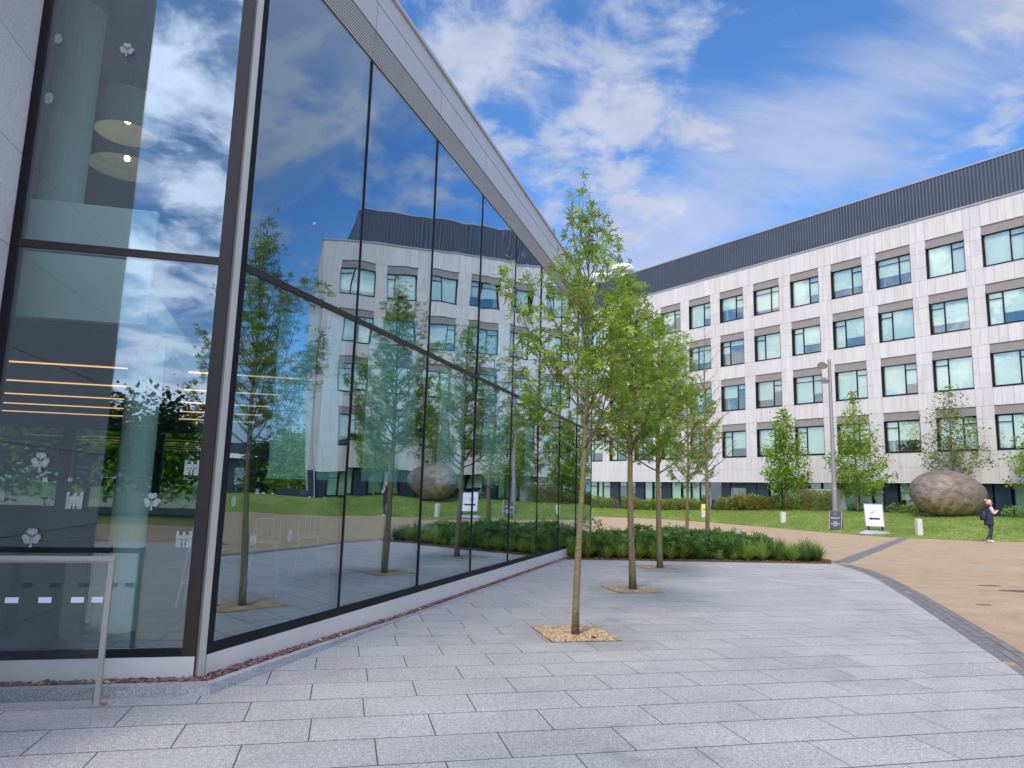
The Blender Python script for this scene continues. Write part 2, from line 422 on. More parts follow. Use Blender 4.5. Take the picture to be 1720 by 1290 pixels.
# ---------------------------------------------------------------- frames of reference
az = math.radians(30.3); Ad = Vector((math.sin(az), math.cos(az), 0)); An = Vector((math.cos(az), -math.sin(az), 0))
K = Vector((-.975, 5.94, 0))
def TA(u, o, z): return K+Ad*u+An*o+Vector((0, 0, z))            # along glass wall, out of it, up
bz = math.radians(-23.1); Bd = Vector((math.sin(bz), math.cos(bz), 0)); Bn = Vector((math.cos(bz), -math.sin(bz), 0))
def TB(s, o, z): return Bd*s+Bn*(45-o)+Vector((0, 0, z))         # along office front, out of it, up
def ray(x, y): return fw+rr*((x-860)/1190)-uu*((y-645)/1190)
def gnd(x, y, z=0):
    d = ray(x, y); return Vector((0, 0, EYE))+d*((z-EYE)/d.z)
def proj(P):
    v = Vector(P)-Vector((0, 0, EYE)); dd = v.dot(fw)
    return (860+1190*v.dot(rr)/dd, 645-1190*v.dot(uu)/dd) if dd > .01 else (-9999, -9999)

ED_S = [-60, 0, 12.4, 14.4, 16.3, 18.4, 20.3, 23.9, 30, 35.1, 37.8, 60]
ED_N = [40, 39, 37.2, 35.0, 33.6, 33.9, 34.4, 35.8, 38.0, 38.2, 36.5, 34]
def terrain(x, y):
    s = x*Bd.x+y*Bd.y; nd = x*Bn.x+y*Bn.y
    e = float(np.interp(s, ED_S, ED_N)); t = (nd-e)/(40.5-e) if e < 40.4 else (nd-e)/.5
    zm = float(np.interp(s, [8, 25, 38], [.95, .95, .45]))
    t = max(0., min(1.4, t))
    return zm*min(1.0, (t*1.25-.25*t*t) if t < 1 else 1.0)
def onray(x, y):                                                  # where the view ray meets the terrain
    d = ray(x, y); o = Vector((0, 0, EYE)); t = 5.
    while t < 90:
        q = o+d*t
        if q.z <= terrain(q.x, q.y): return q
        t += .05
    return o+d*60

# ================================================================ SETTING
mb = MB(); R = 900; mb.add([(-R,-R,-.06),(R,-R,-.06),(R,R,-.06),(-R,R,-.06)], [(0,1,2,3)])
tag(mb.build('ground', M_grass), kind='structure')
mb = MB(); mb.add([(-60,-15,-.02),(75,-15,-.02),(75,75,-.02),(-60,75,-.02)], [(0,1,2,3)])
tag(mb.build('path', M_path), kind='structure')
# lawn mound in front of the office building
mb = MB(); ss = np.linspace(-30, 58, 150); cols_ = 14
for i, s in enumerate(ss):
    e = float(np.interp(s, ED_S, ED_N))
    for j in range(cols_+1):
        nd = e+(45.2-e)*(j/cols_)**1.2
        q = Bd*s+Bn*nd; mb.v.append((q.x, q.y, terrain(q.x, q.y)+(.0 if j else -.012)))
for i in range(len(ss)-1):
    for j in range(cols_):
        a = i*(cols_+1)+j; mb.f.append((a, a+1, a+cols_+2, a+cols_+1)); mb.m.append(0)
tag(mb.build('lawn', M_grass, smooth=True), kind='structure')

# ---------------------------------------------------------------- plaza
RW, RL = .4365, .765
PZ = [(6.05,5.47),(7.4,7.6),(9.12,10.32),(10.5,12.6),(11.3,14.1),(11.84,15.56)]   # curved outer edge
outer = [(-9,-13.5),(-1.5,-5),(2.6,.35)]+PZ
def inside_half(poly, a, b):   # keep the left side of a->b
    res = []; n = len(poly)
    for i in range(n):
        p, q = poly[i], poly[(i+1)%n]
        sp = (b[0]-a[0])*(p[1]-a[1])-(b[1]-a[1])*(p[0]-a[0]); sq = (b[0]-a[0])*(q[1]-a[1])-(b[1]-a[1])*(q[0]-a[0])
        if sp >= 0: res.append(p)
        if (sp >= 0) != (sq >= 0):
            k = sp/(sp-sq); res.append((p[0]+(q[0]-p[0])*k, p[1]+(q[1]-p[1])*k))
    return res
KA0 = TA(-.12, .20, 0); KA1 = TA(2.9, .10, 0); KA2 = TA(12.3, .10, 0)   # kerb face along the glass wall
YC = KA0.y
def area(p): return abs(sum(p[i][0]*p[(i+1)%len(p)][1]-p[(i+1)%len(p)][0]*p[i][1] for i in range(len(p))))/2 if len(p) > 2 else 0
BEDF = ((4.6, 16.30), (11.84, 15.58))
def plaza_clip(poly):
    for a, b in zip(outer[:-1], outer[1:]):
        poly = inside_half(poly, a, b)
        if len(poly) < 3: return []
    poly = inside_half(poly, BEDF[1], BEDF[0])
    if len(poly) < 3: return []
    res = []
    lo = inside_half(poly, (-50, YC), (50, YC)) if False else inside_half(poly, (50, YC), (-50, YC))
    up = inside_half(poly, (-50, YC), (50, YC))
    if area(lo) > 1e-4: res.append(lo)
    if area(up) > 1e-4:
        up = inside_half(up, (KA1.x, KA1.y), (KA0.x, KA0.y)) if True else up
        if area(up) > 1e-4:
            up = inside_half(up, (KA2.x, KA2.y), (KA1.x, KA1.y))
        if area(up) > 1e-4: res.append(up)
    return res
plaza = MB(); plaza.prism([(-12,-12)]+outer[1:]+[(4.6,16.3),(KA2.x,KA2.y),(KA1.x,KA1.y),(KA0.x,KA0.y),(-12,YC)], -.05, -.0030)
plaza = tag(plaza.build('plaza', M_joint), kind='structure')
SQ = []
for tx, ty in ((2.55, 7.64), (4.67, 11.18), (6.67, 14.49)):
    k = round((ty-RW-5.535)/RW); y0 = 5.535+k*RW
    SQ.append((tx-.385, tx+.385, y0, y0+2*RW))
G = .0045; GY = .0085
full = {}
def slabmesh(poly, zt):
    n = len(poly); cx = sum(p[0] for p in poly)/n; cy = sum(p[1] for p in poly)/n
    m_ = MB(); c = .0008
    inn = []
    for p in poly:
        d = Vector((p[0]-cx, p[1]-cy)); l = d.length; inn.append((p[0]-d.x/l*c*1.3, p[1]-d.y/l*c*1.3))
    m_.v = [(x, y, zt-.03) for x, y in poly]+[(x, y, zt-c) for x, y in poly]+[(x, y, zt) for x, y in inn]
    m_.f = [(i, (i+1)%n, n+(i+1)%n, n+i) for i in range(n)]+[(n+i, n+(i+1)%n, 2*n+(i+1)%n, 2*n+i) for i in range(n)]+[tuple(range(2*n, 3*n))]
    m_.m = [0]*len(m_.f); return m_
cands = []
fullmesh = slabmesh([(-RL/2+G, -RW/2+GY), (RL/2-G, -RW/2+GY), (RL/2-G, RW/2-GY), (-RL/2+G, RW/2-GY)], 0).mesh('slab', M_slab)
for k in range(-30, 25):
    y0 = 5.535+k*RW; y1 = y0+RW
    off = -.15 if k % 2 == 0 else .24
    off += {0:0}.get(k, rnd.choice((-.02, 0, .03)))
    for i in range(-16, 18):
        x0 = off+i*RL; x1 = x0+RL
        rects = [(x0, x1)]
        for (a, b, c, d_) in SQ:
            if y0 > c-.05 and y1 < d_+.05:
                nr = []
                for (p, q) in rects:
                    if q <= a or p >= b: nr.append((p, q)); continue
                    if p < a-.03: nr.append((p, a))
                    if q > b+.03: nr.append((b, q))
                rects = nr
        for (p, q) in rects:
            poly0 = [(p+G, y0+GY), (q-G, y0+GY), (q-G, y1-GY), (p+G, y1-GY)]
            a0 = area(poly0); pcs = plaza_clip(poly0)
            at = sum(area(x) for x in pcs)
            if at < .004: continue
            cxx = sum(x[0] for x in pcs[0])/len(pcs[0]); cyy = sum(x[1] for x in pcs[0])/len(pcs[0])
            pr = [proj((x, y, 0)) for x, y in pcs[0]]
            vis = cyy > 0 and any(-20 < a < 1740 and 500 < b < 1300 for a, b in pr)
            size = area(pr) if vis else 0
            cands.append((size, abs(at-a0) < 1e-5 and abs(q-p-RL) < 1e-6, (p+q)/2, (y0+y1)/2, pcs))
cands.sort(key=lambda c: -c[0])
rest = MB()
for idx, (size, isfull, cx, cy, pcs) in enumerate(cands):
    dz = rnd.uniform(-.0016, -.0006)
    if idx < 296 and size > 0:
        if isfull:
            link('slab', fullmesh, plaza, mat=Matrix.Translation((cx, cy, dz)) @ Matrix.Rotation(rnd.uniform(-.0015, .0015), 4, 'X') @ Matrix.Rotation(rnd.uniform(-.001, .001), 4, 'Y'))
        else:
            m_ = MB()
            for pc in pcs:
                s_ = slabmesh([(x-cx, y-cy) for x, y in pc], 0); m_.add(s_.v, s_.f)
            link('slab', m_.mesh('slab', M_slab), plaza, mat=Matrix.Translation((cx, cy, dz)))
    else:
        for pc in pcs:
            s_ = slabmesh(pc, dz); rest.add(s_.v, s_.f)
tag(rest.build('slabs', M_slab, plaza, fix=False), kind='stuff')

# tree squares of buff gravel
def stones(name, pts, mats, smin, smax, parent=None, flat=.55, n=6, seed=3, weights=None):
    r = random.Random(seed); m_ = MB()
    for (x, y, z) in pts:
        s = r.uniform(smin, smax); a0 = r.uniform(0, 6.28)
        vs_ = []
        for k in range(4):
            a = a0+k*math.pi/2+r.uniform(-.35, .35); q = s*r.uniform(.7, 1.15)
            vs_.append((x+math.cos(a)*q, y+math.sin(a)*q*.8, z+r.uniform(-.15, .25)*s))
        vs_ += [(x+r.uniform(-.3, .3)*s, y+r.uniform(-.3, .3)*s, z+s*flat*r.uniform(.7, 1.3)), (x, y, z-s*flat)]
        mi = 0 if (not weights or r.random() < weights) else 1
        m_.add(vs_, [(0,1,4),(1,2,4),(2,3,4),(3,0,4),(1,0,5),(2,1,5),(3,2,5),(0,3,5)], mi)
    return tag(m_.build(name, mats, parent, fix=False), kind='stuff')
for i, (x0, x1, y0, y1) in enumerate(SQ):
    mb = MB(); mb.box(x0, x1, y0, y1, -.04, -.004)
    b_ = tag(mb.build('gravel_pit', M_peabase), kind='structure')
    nst = (5200, 3000, 1800)[i]
    pts = [(rnd.uniform(x0+.01, x1-.01), rnd.uniform(y0+.01, y1-.01), -.001+rnd.random()*.005) for _ in range(nst)]
    stones('gravel', pts, [M_pea, M_slate2], .006, .013, seed=i, weights=.75)
    mb = MB()                                       # thin steel edging
    mb.box(x0, x1, y0, y0+.006, -.03, .0); mb.box(x0, x1, y1-.006, y1, -.03, -.001)
    mb.box(x0, x0+.006, y0+.006, y1-.006, -.03, -.001); mb.box(x1-.006, x1, y0+.006, y1-.006, -.03, -.001)
    mb.build('edging_strip', M_dark, b_)
mb = MB(); mb.lathe([(.028, 0), (.030, .015), (.02, .022), (.004, .024)], (SQ[0][1]-.27, SQ[0][2]+.14, .0), 8)
tag(mb.build('pine_cone', simple('dark_cone', (.09, .03, .02), .9)), 'small dark reddish lump lying in the gravel square of the nearest tree', 'cone')

# kerb and slate strip round the glass building
kerb = empty('kerb', (KA0.x, KA0.y, 0), 'low pale granite kerb running round the foot of the glass building', 'kerb')
kw_ = .085
xs = [-5.2, -4.3, -3.4, -2.5, -1.62, None]
cpts = []
for a, b in zip(xs[:-1], xs[1:]):
    mb = MB(); x0, x1 = a+.002, (b-.002 if b is not None else KA0.x)
    x1t = x1 if b is not None else KA0.x-.03
    mb.add([(x0,YC,-.02),(x1,YC,-.02),(x1t,YC+kw_,-.02),(x0,YC+kw_,-.02),(x0,YC,.078),(x1,YC,.078),(x1t,YC+kw_,.078),(x0,YC+kw_,.078)],
           [(0,3,2,1),(4,5,6,7),(0,1,5,4),(1,2,6,5),(2,3,7,6),(3,0,4,7)])
    mb.build('kerbstone', M_kerb, kerb)
us = [-.12, .78, 1.68, 2.9, 4.1, 5.3, 6.5, 7.7, 8.9, 10.1, 11.3, 12.3]
def kface(u): return .20-.10*min(1, max(0, (u+.12)/3.0))
def kh(u): return max(.012, .078-.066*max(0, min(1, (u-.3)/2.9)))
for a, b in zip(us[:-1], us[1:]):
    mb = MB(); a_, b_ = a+.002, b-.002; kw2 = .07
    vs_ = [TA(a_, kface(a_)+.0, -.02), TA(b_, kface(b_), -.02), TA(b_, kface(b_)-kw2, -.02), TA(a_+(.03 if a < 0 else 0), kface(a_)-kw2, -.02)]
    vt = [TA(a_, kface(a_), kh(a_)), TA(b_, kface(b_), kh(b_)), TA(b_, kface(b_)-kw2, kh(b_)), TA(a_+(.03 if a < 0 else 0), kface(a_)-kw2, kh(a_))]
    mb.add([tuple(v) for v in vs_+vt], [(0,3,2,1),(4,5,6,7),(0,1,5,4),(1,2,6,5),(2,3,7,6),(3,0,4,7)])
    mb.build('kerbstone', M_kerb, kerb)
mb = MB(); mb.prism([(-5.2, YC+kw_), (KA0.x-.03, YC+kw_), tuple(TA(2.9,.03,0))[:2], tuple(TA(13,.03,0))[:2], tuple(TA(13,-.02,0))[:2], (K.x, K.y), (-5.2, K.y)], -.02, .035)
tag(mb.build('slate_bed', M_soil), kind='structure')
pts = []
for _ in range(1500):
    x = rnd.uniform(-2.7, K.x+.05); y = rnd.uniform(YC+kw_+.01, K.y-.02); pts.append((x, y, .055+rnd.random()*.030))
for _ in range(5200):
    u = rnd.uniform(-.05, 12.6)**1.0; w_ = kface(u)-.07 if u < 2.9 else .10
    sp = max(.05, (.20-.10*min(1, (u+.12)/3))-.07)
    q = TA(u, rnd.uniform(.005, max(.02, min(.12, sp+.0))), 0); z0 = kh(u)*.75
    pts.append((q.x, q.y, z0+rnd.random()*.03))
stones('slate_chippings', pts, [M_slate, M_slate2], .013, .030, seed=11, weights=.975, flat=.5)

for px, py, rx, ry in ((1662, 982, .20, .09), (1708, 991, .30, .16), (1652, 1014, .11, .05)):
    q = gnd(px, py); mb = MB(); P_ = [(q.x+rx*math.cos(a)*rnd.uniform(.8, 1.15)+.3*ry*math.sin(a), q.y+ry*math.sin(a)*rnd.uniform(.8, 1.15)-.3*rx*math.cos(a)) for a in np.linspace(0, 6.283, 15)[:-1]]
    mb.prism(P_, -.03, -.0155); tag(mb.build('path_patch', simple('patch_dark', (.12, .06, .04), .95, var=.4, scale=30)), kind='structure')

# ---------------------------------------------------------------- sett band and cross band
band = empty('sett_edging', (9, 10, 0), 'curved band of dark grey setts between the pale plaza and the buff path', 'paving')
def resample(pl, step):
    out_ = [Vector((*pl[0], 0))]; acc = 0
    P = [Vector((*p, 0)) for p in pl]
    tot = sum((P[i+1]-P[i]).length for i in range(len(P)-1)); n = max(2, int(tot/step)); res = []
    for k in range(n+1):
        d = tot*k/n
        for i in range(len(P)-1):
            l = (P[i+1]-P[i]).length
            if d <= l+1e-6: res.append(P[i]+(P[i+1]-P[i])*(d/l)); break
            d -= l
    return res
def smooth_pts(pl, it=3):
    for _ in range(it):
        q = [pl[0]]
        for a, b in zip(pl[:-1], pl[1:]): q += [(a[0]*.75+b[0]*.25, a[1]*.75+b[1]*.25), (a[0]*.25+b[0]*.75, a[1]*.25+b[1]*.75)]
        pl = q+[pl[-1]]
    return pl
mb = MB()
CV = resample(smooth_pts([(2.6,.35)]+PZ, 2), .22)
bp = MB(); nrm = []
for i, p in enumerate(CV):
    t_ = (CV[min(i+1, len(CV)-1)]-CV[max(i-1, 0)]).normalized(); nrm.append(Vector((t_.y, -t_.x, 0)))
def bw(i): return .36
for i in range(len(CV)-1):
    bp.add([CV[i]+Vector((0,0,-.0022)), CV[i+1]+Vector((0,0,-.0022)), CV[i+1]+nrm[i+1]*bw(i+1)+Vector((0,0,-.0022)), CV[i]+nrm[i]*bw(i)+Vector((0,0,-.0022))], [(0,3,2,1)])
bp.build('bedding', M_joint, band)
for i in range(len(CV)-1):
    for r_ in range(3):
        W0, W1 = bw(i)/3*r_, bw(i)/3*(r_+1); g = .006; sh = (.33*r_) % 1
        a = CV[i].lerp(CV[i+1], 0); 
        def pt(k, w_):
            j = i+k+sh*.9
            jj = min(len(CV)-1.001, max(0, j)); q = int(jj); f = jj-q
            return CV[q].lerp(CV[q+1], f)+nrm[q].lerp(nrm[q+1], f)*w_
        P4 = [pt(.03, W0+g), pt(.97, W0+g), pt(.97, W1-g), pt(.03, W1-g)]
        c_ = sum(P4, Vector())/4; zt = rnd.uniform(-.001, .0015)
        s_ = slabmesh([(p.x-c_.x, p.y-c_.y) for p in P4], 0)
        me = s_.mesh('sett', M_sett if rnd.random() < .97 else M_setlight)
        bm = bmesh.new(); bm.from_mesh(me); bmesh.ops.recalc_face_normals(bm, faces=bm.faces); bm.to_mesh(me); bm.free()
        link('sett', me, band, mat=Matrix.Translation((c_.x, c_.y, zt)))
cb0, cb1 = Vector((12.3, 16.0, 0)), Vector((25.0, 28.0, 0)); cd = (cb1-cb0).normalized(); cn = Vector((cd.y, -cd.x, 0))
cross = empty('cross_band', cb0, 'straight grey sett strip crossing the buff path towards the white arrow sign', 'paving')
nseg = 46; L_ = (cb1-cb0).length
for i in range(nseg):
    for r_ in range(2):
        a = L_*(i+.03+.5*r_)/nseg; b = L_*(i+.97+.5*r_)/nseg; w0 = -.19+.19*r_+.008; w1 = w0+.174
        c_ = cb0+cd*((a+b)/2)+cn*((w0+w1)/2); mb = MB()
        P4 = [cb0+cd*a+cn*w0, cb0+cd*a+cn*w1, cb0+cd*b+cn*w1, cb0+cd*b+cn*w0]
        mb.prism([(p.x-c_.x, p.y-c_.y) for p in P4], -.02, 0)
        o = mb.build('sett', M_sett, cross); o.matrix_basis = Matrix.Translation((c_.x, c_.y, -.010))

# ================================================================ GLASS BUILDING
gb = empty('glass_building', (K.x, K.y, 0), 'tall glass walled building with grey metal roof edge, its corner post near the camera', 'building')
ZB, ZT0, ZT1, ZG, ZL, ZF1, ZF = .24, 3.265, 3.325, 6.34, 6.70, 7.06, 7.36
AEND = 15.4
mul = [1.95+1.9*i for i in range(7)]
edges = [.10]+mul+[AEND-.06]
# panes
def pane(T, a, b, z0, z1, m_, parent=gb):
    cx = (a+b)/2; cz = (z0+z1)/2
    tu = rnd.uniform(-.0026, .0026); tz = rnd.uniform(-.0022, .0022)
    mb = MB()
    def TT(u, o, z): return T(u, o+(u-cx)*tu+(z-cz)*tz, z)
    mb.box(a, b, -.028, -.004, z0, z1, TT)
    return mb.build('window_pane', m_, parent)
for i in range(len(edges)-1):
    a, b = edges[i]+.02, edges[i+1]-.02
    pane(TA, a, b, ZB+.07, ZT0-.004, M_glass); pane(TA, a, b, ZT1+.004, ZG-.02, M_glass)
for u in mul:
    mb = MB(); mb.box(u-.019, u+.019, -.10, .004, ZB+.07, ZG-.02, TA); mb.build('mullion', M_dark, gb)
    mb = MB(); mb.box(u-.006, u+.006, .004, .010, ZB+.07, ZG-.02, TA); mb.build('mullion_gasket', M_darkbrown, gb)
mb = MB(); mb.box(AEND-.08, AEND-.0, -.14, .006, ZB, ZG-.02, TA); mb.build('mullion', M_dark, gb)
mb = MB()
for i in range(len(edges)-1):
    mb.box(edges[i]+.02, edges[i+1]-.02, -.10, .006, ZT0, ZT1, TA)
mb.build('transom', M_darkbrown, gb)
mb = MB(); mb.box(.119, AEND-.08, -.10, .007, ZB-.01, ZB+.068, TA); mb.build('bottom_frame', M_dark, gb)
mb = MB(); mb.box(.035, .118, -.10, .008, ZB-.01, ZG-.02, TA); mb.build('frame', M_dark, gb)
for a, b in zip([.05]+mul, mul+[AEND]):
    mb = MB(); mb.box(a+.002, b-.002, -.05, .012, -.03, ZB-.012, TA); mb.build('plinth_panel', M_silver, gb)
# louvre band: blades
for a, b in zip([-.0]+mul, mul+[AEND]):
    mb = MB(); mb.box(a+.004, b-.004, -.12, -.05, ZG-.02, ZL, TA); mb.build('louvre_backing', M_black, gb)
    nb_ = 10
    for k in range(nb_):
        z = ZG-.005+(ZL-ZG)*(k+.2)/nb_
        mb = MB(); T2 = TA
        vs_ = [TA(a+.006, -.04, z+.014), TA(b-.006, -.04, z+.014), TA(b-.006, .012, z), TA(a+.006, .012, z), TA(a+.006, -.04, z+.022), TA(b-.006, -.04, z+.028), TA(b-.006, .012, z+.013), TA(a+.006, .012, z+.013)]
        mb.add([tuple(v) for v in vs_], [(0,1,2,3),(7,6,5,4),(0,4,5,1),(1,5,6,2),(2,6,7,3),(3,7,4,0)])
        mb.build('louvre_blade', M_louvre, gb)
    for z0, z1 in ((ZL+.008, ZF1-.006), (ZF1+.008, ZF-.02)):
        mb = MB(); mb.box(a+.006, b-.006, -.03, .022, z0, z1, TA); mb.build('fascia_panel', M_fascia, gb)
mb = MB(); mb.box(-.02, AEND, -.12, -.031, ZL, ZF-.03, TA); mb.build('fascia_backing', M_black, gb)
mb = MB(); mb.box(-.04, AEND+.02, -.35, .05, ZF-.018, ZF+.035, TA); mb.build('coping', M_fascia, gb)
# entrance side (parallel to X)
CX0, CX1 = -2.60, -1.015
def TC(u, o, z): return Vector((u, K.y-o, z))
pane(TC, CX0+.052, CX1-.092, ZB+.05, ZT0-.004, M_glassC); pane(TC, CX0+.052, CX1-.092, ZT1+.004, ZG+.0, M_glassC)
for nm, a in (('frame', (CX0, CX0+.052)), ('frame', (CX1-.092, CX1+.0))):
    mb = MB(); mb.box(a[0], a[1], -.10, .012, ZB-.01, ZG, TC); mb.build(nm, M_dark if a[0] == CX0 else M_darkbrown, gb)
mb = MB(); mb.box(CX0+.052, CX1-.092, -.10, .008, ZT0, ZT1, TC); mb.build('transom', M_darkbrown, gb)
mb = MB(); mb.box(CX0+.052, CX1-.092, -.10, .008, ZB-.01, ZB+.046, TC); mb.build('bottom_frame', M_dark, gb)
mb = MB(); mb.box(CX0-1.5, CX1+.0, -.05, .014, -.03, ZB-.012, TC); mb.build('plinth_panel', M_silver, gb)
mb = MB(); mb.box(CX0, CX1, -.05, .014, ZG+.005, ZF, TC); mb.build('fascia_panel', M_fascia, gb)
mb = MB(); bis = (An+Vector((0,-1,0))).normalized(); bt = Vector((-bis.y, bis.x, 0))
mb.prism([tuple((K+bt*a+bis*b))[:2] for a, b in ((-.030,-.05),(.030,-.05),(.026,.030),(-.026,.030))], .02, ZF-.02)
mb.build('corner_post', M_steel, gb)
mb = MB(); mb.box(CX1-.004, CX1+.006, -.03, .008, .0, ZG, TC); mb.build('gasket', M_black, gb)
# stone flank wall
sw = MB(); sw.box(-9.0, CX0-.035, 3.29, 5.89, -.05, 13.0); sw = sw.build('flank_wall', M_cladjoint, gb)
zj = [-.03]+[.30+.74*i for i in range(0, 18)]
for a, b in zip(zj[:-1], zj[1:]):
    for y0, y1 in ((3.25, 4.60), (4.60, 5.925)):
        mb = MB(); mb.box(CX0-.033, CX0-.002, y0+.003, y1-.003, a+.003, b-.003); mb.build('stone_panel', M_wallstone, sw)
for a, b in zip(zj[:-1], zj[1:]):
    for x0 in (-9, -7.4, -5.8, -4.2):
        mb = MB(); mb.box(x0+.003, min(x0+1.6, CX0-.034)-.003, 3.255, 3.288, a+.003, b-.003); mb.build('stone_panel', M_wallstone, sw)
# interior
M_inwall = simple('interior_wall', (.16, .19, .20), .8, var=.1, scale=1)
M_infloor = simple('interior_floor', (.13, .15, .16), .35, var=.15, scale=3)
M_ceil = simple('interior_ceiling', (.11, .115, .13), .9)
M_inpale = simple('interior_pale', (.80, .84, .80), .8)
Ae = TA(AEND, -.12, 0)
fl = [(-9.5, 6.0), (CX1+.0, 6.0), tuple(TA(.1,-.13,0))[:2], (Ae.x, Ae.y), (-9.5, 19.2)]
mb = MB(); mb.prism(fl, -.02, ZB-.10); mb.build('ground_floor', M_infloor, gb)
inset = [(-9.5, 6.55), (-1.75, 6.55), (-2.7, 19.1), (-9.5, 19.1)]
mb = MB(); mb.prism(inset, 2.86, 3.2); mb.prism([(-9.5,6.5),(-1.75,6.5),(-1.75,6.56),(-9.5,6.56)], 2.84, 3.86); mb.build('upper_floor', [M_inpale], gb)
mb = MB(); mb.prism([(-9.4,6.7),(-1.8,6.7),(-2.75,19.0),(-9.4,19.0)], 2.80, 2.858); mb.build('soffit', M_ceil, gb)
mb = MB(); mb.prism([(-9.5, 6.0), (CX1+.02, 6.0), tuple(TA(.1,-.14,0))[:2], (Ae.x, Ae.y), (-9.5, 19.25)], 6.36, 7.3); mb.build('roof', M_ceil, gb)
mb = MB(); mb.box(-9.5, CX0-.01, 5.96, 6.1, 0, 6.36); mb.box(-9.6, -9.5, 6, 19.2, 0, 6.36); mb.build('inner_wall', M_inwall, gb)
wins = [(-8.6,-6.7,.9,2.75),(-6.45,-4.6,.9,2.75),(-4.45,-3.2,.9,2.75),(-1.95,-.95,1.7,6.1),(-.74,-.2,1.7,6.1),(.4,1.75,1.7,6.1),(2.36,3.1,1.7,6.1),(3.6,4.3,1.7,6.1),(4.8,5.6,1.7,6.1)]
mb = MB(); x = -9.5
for (a, b, c, d_) in wins:
    mb.box(x, a, 19.1, 19.3, 0, 6.36); mb.box(a, b, 19.1, 19.3, 0, c); mb.box(a, b, 19.1, 19.3, d_, 6.36); x = b
mb.box(x, Ae.x, 19.1, 19.3, 0, 6.36); mb.build('back_wall', M_inwall, gb)
for (a, b, c, d_) in wins:
    mb = MB(); mb.box(a, b, 19.18, 19.20, c, d_); mb.build('back_window_pane', M_glass, gb)
# things inside
def cylcol(x, y, r, z0, z1, label, sm=M_inpale):
    mb = MB(); mb.lathe([(r, 0), (r, z1-z0)], (x, y, z0), 24)
    return mb.build('column', sm, gb, smooth=False)
q = gnd(196, 1062, .14); cylcol(q.x-.02, q.y+.1, .155, .14, 2.85, '')
q2 = ray(122, 180); yy = 7.6; q2 = Vector((0,0,EYE))+q2*(yy/q2.y); cylcol(q2.x, yy, .20, 3.2, 6.36, '')
M_strip, _t, _p = mat('strip_light'); _p.inputs['Emission Color'].default_value = (1, .50, .20, 1); _p.inputs['Emission Strength'].default_value = 1.5
M_bulb, _t, _p = mat('bulb'); _p.inputs['Emission Color'].default_value = (1, .70, .40, 1); _p.inputs['Emission Strength'].default_value = 18
for k, ypx in enumerate((612, 643, 665, 681, 694)):
    g_ = gnd(100, ypx, 2.79)
    for x0, x1, wh in ((-7.6-.35*k, g_.x+(.95+.12*k), 'left of the round column'), (g_.x+(1.35+.2*k), g_.x+2.6+.25*k, 'right of the round column')):
        mb = MB(); mb.box(x0, x1, g_.y-.006, g_.y+.006, 2.782, 2.798)
        nth = ('nearest', 'second', 'third', 'fourth', 'farthest')[k]
        tag(mb.build('strip_light', M_strip), f'{nth} glowing orange ceiling strip light inside the entrance glass, {wh}', 'ceiling light', 'strip lights inside the entrance glass')
M_shade = simple('drum_shade', (.62, .66, .62), .9)
def pendant(x, y, ztop, r, h, label, dome=False):
    e = empty('pendant_lamp', (x, y, ztop), label, 'lamp', 'pendant lamps on the upper floor')
    mb = MB()
    n = 28
    prof = [(r, 0), (r, h)] if not dome else [(r, 0), (r*.92, h*.4), (r*.6, h*.8), (r*.12, h)]
    for k in range(n):
        a0, a1 = 2*math.pi*k/n, 2*math.pi*(k+1)/n
        for (ra, za), (rb, zb) in zip(prof[:-1], prof[1:]):
            mb.add([(x+ra*math.cos(a0), y+ra*math.sin(a0), ztop-h+za), (x+ra*math.cos(a1), y+ra*math.sin(a1), ztop-h+za),
                    (x+rb*math.cos(a1), y+rb*math.sin(a1), ztop-h+zb), (x+rb*math.cos(a0), y+rb*math.sin(a0), ztop-h+zb)], [(0,1,2,3)])
    o = mb.build('lamp_shade', M_shade, e, fix=False); md = o.modifiers.new('s', 'SOLIDIFY'); md.thickness = .01
    mb = MB(); mb.tube([(x, y, ztop-h*.5), (x, y, 6.36)], .008, 6); mb.build('cord', M_dark, e)
    mb = MB(); mb.lathe([(.01, 0), (.035, .02), (.035, .06), (.01, .08)], (x, y, ztop-h*.7), 10); mb.build('bulb', M_bulb, e)
def at(px, py, y): d = ray(px, py); return Vector((0, 0, EYE))+d*(y/d.y)
q = at(216, 196, 8.6); pendant(q.x, 8.6, q.z+.22, .34, .44, 'big pale drum lampshade hanging on the upper floor behind the entrance glass')
q = at(214, 262, 10.4); pendant(q.x, 10.4, q.z+.16, .48, .34, 'lit dome shaped lamp below the drum lampshade behind the entrance glass', True)

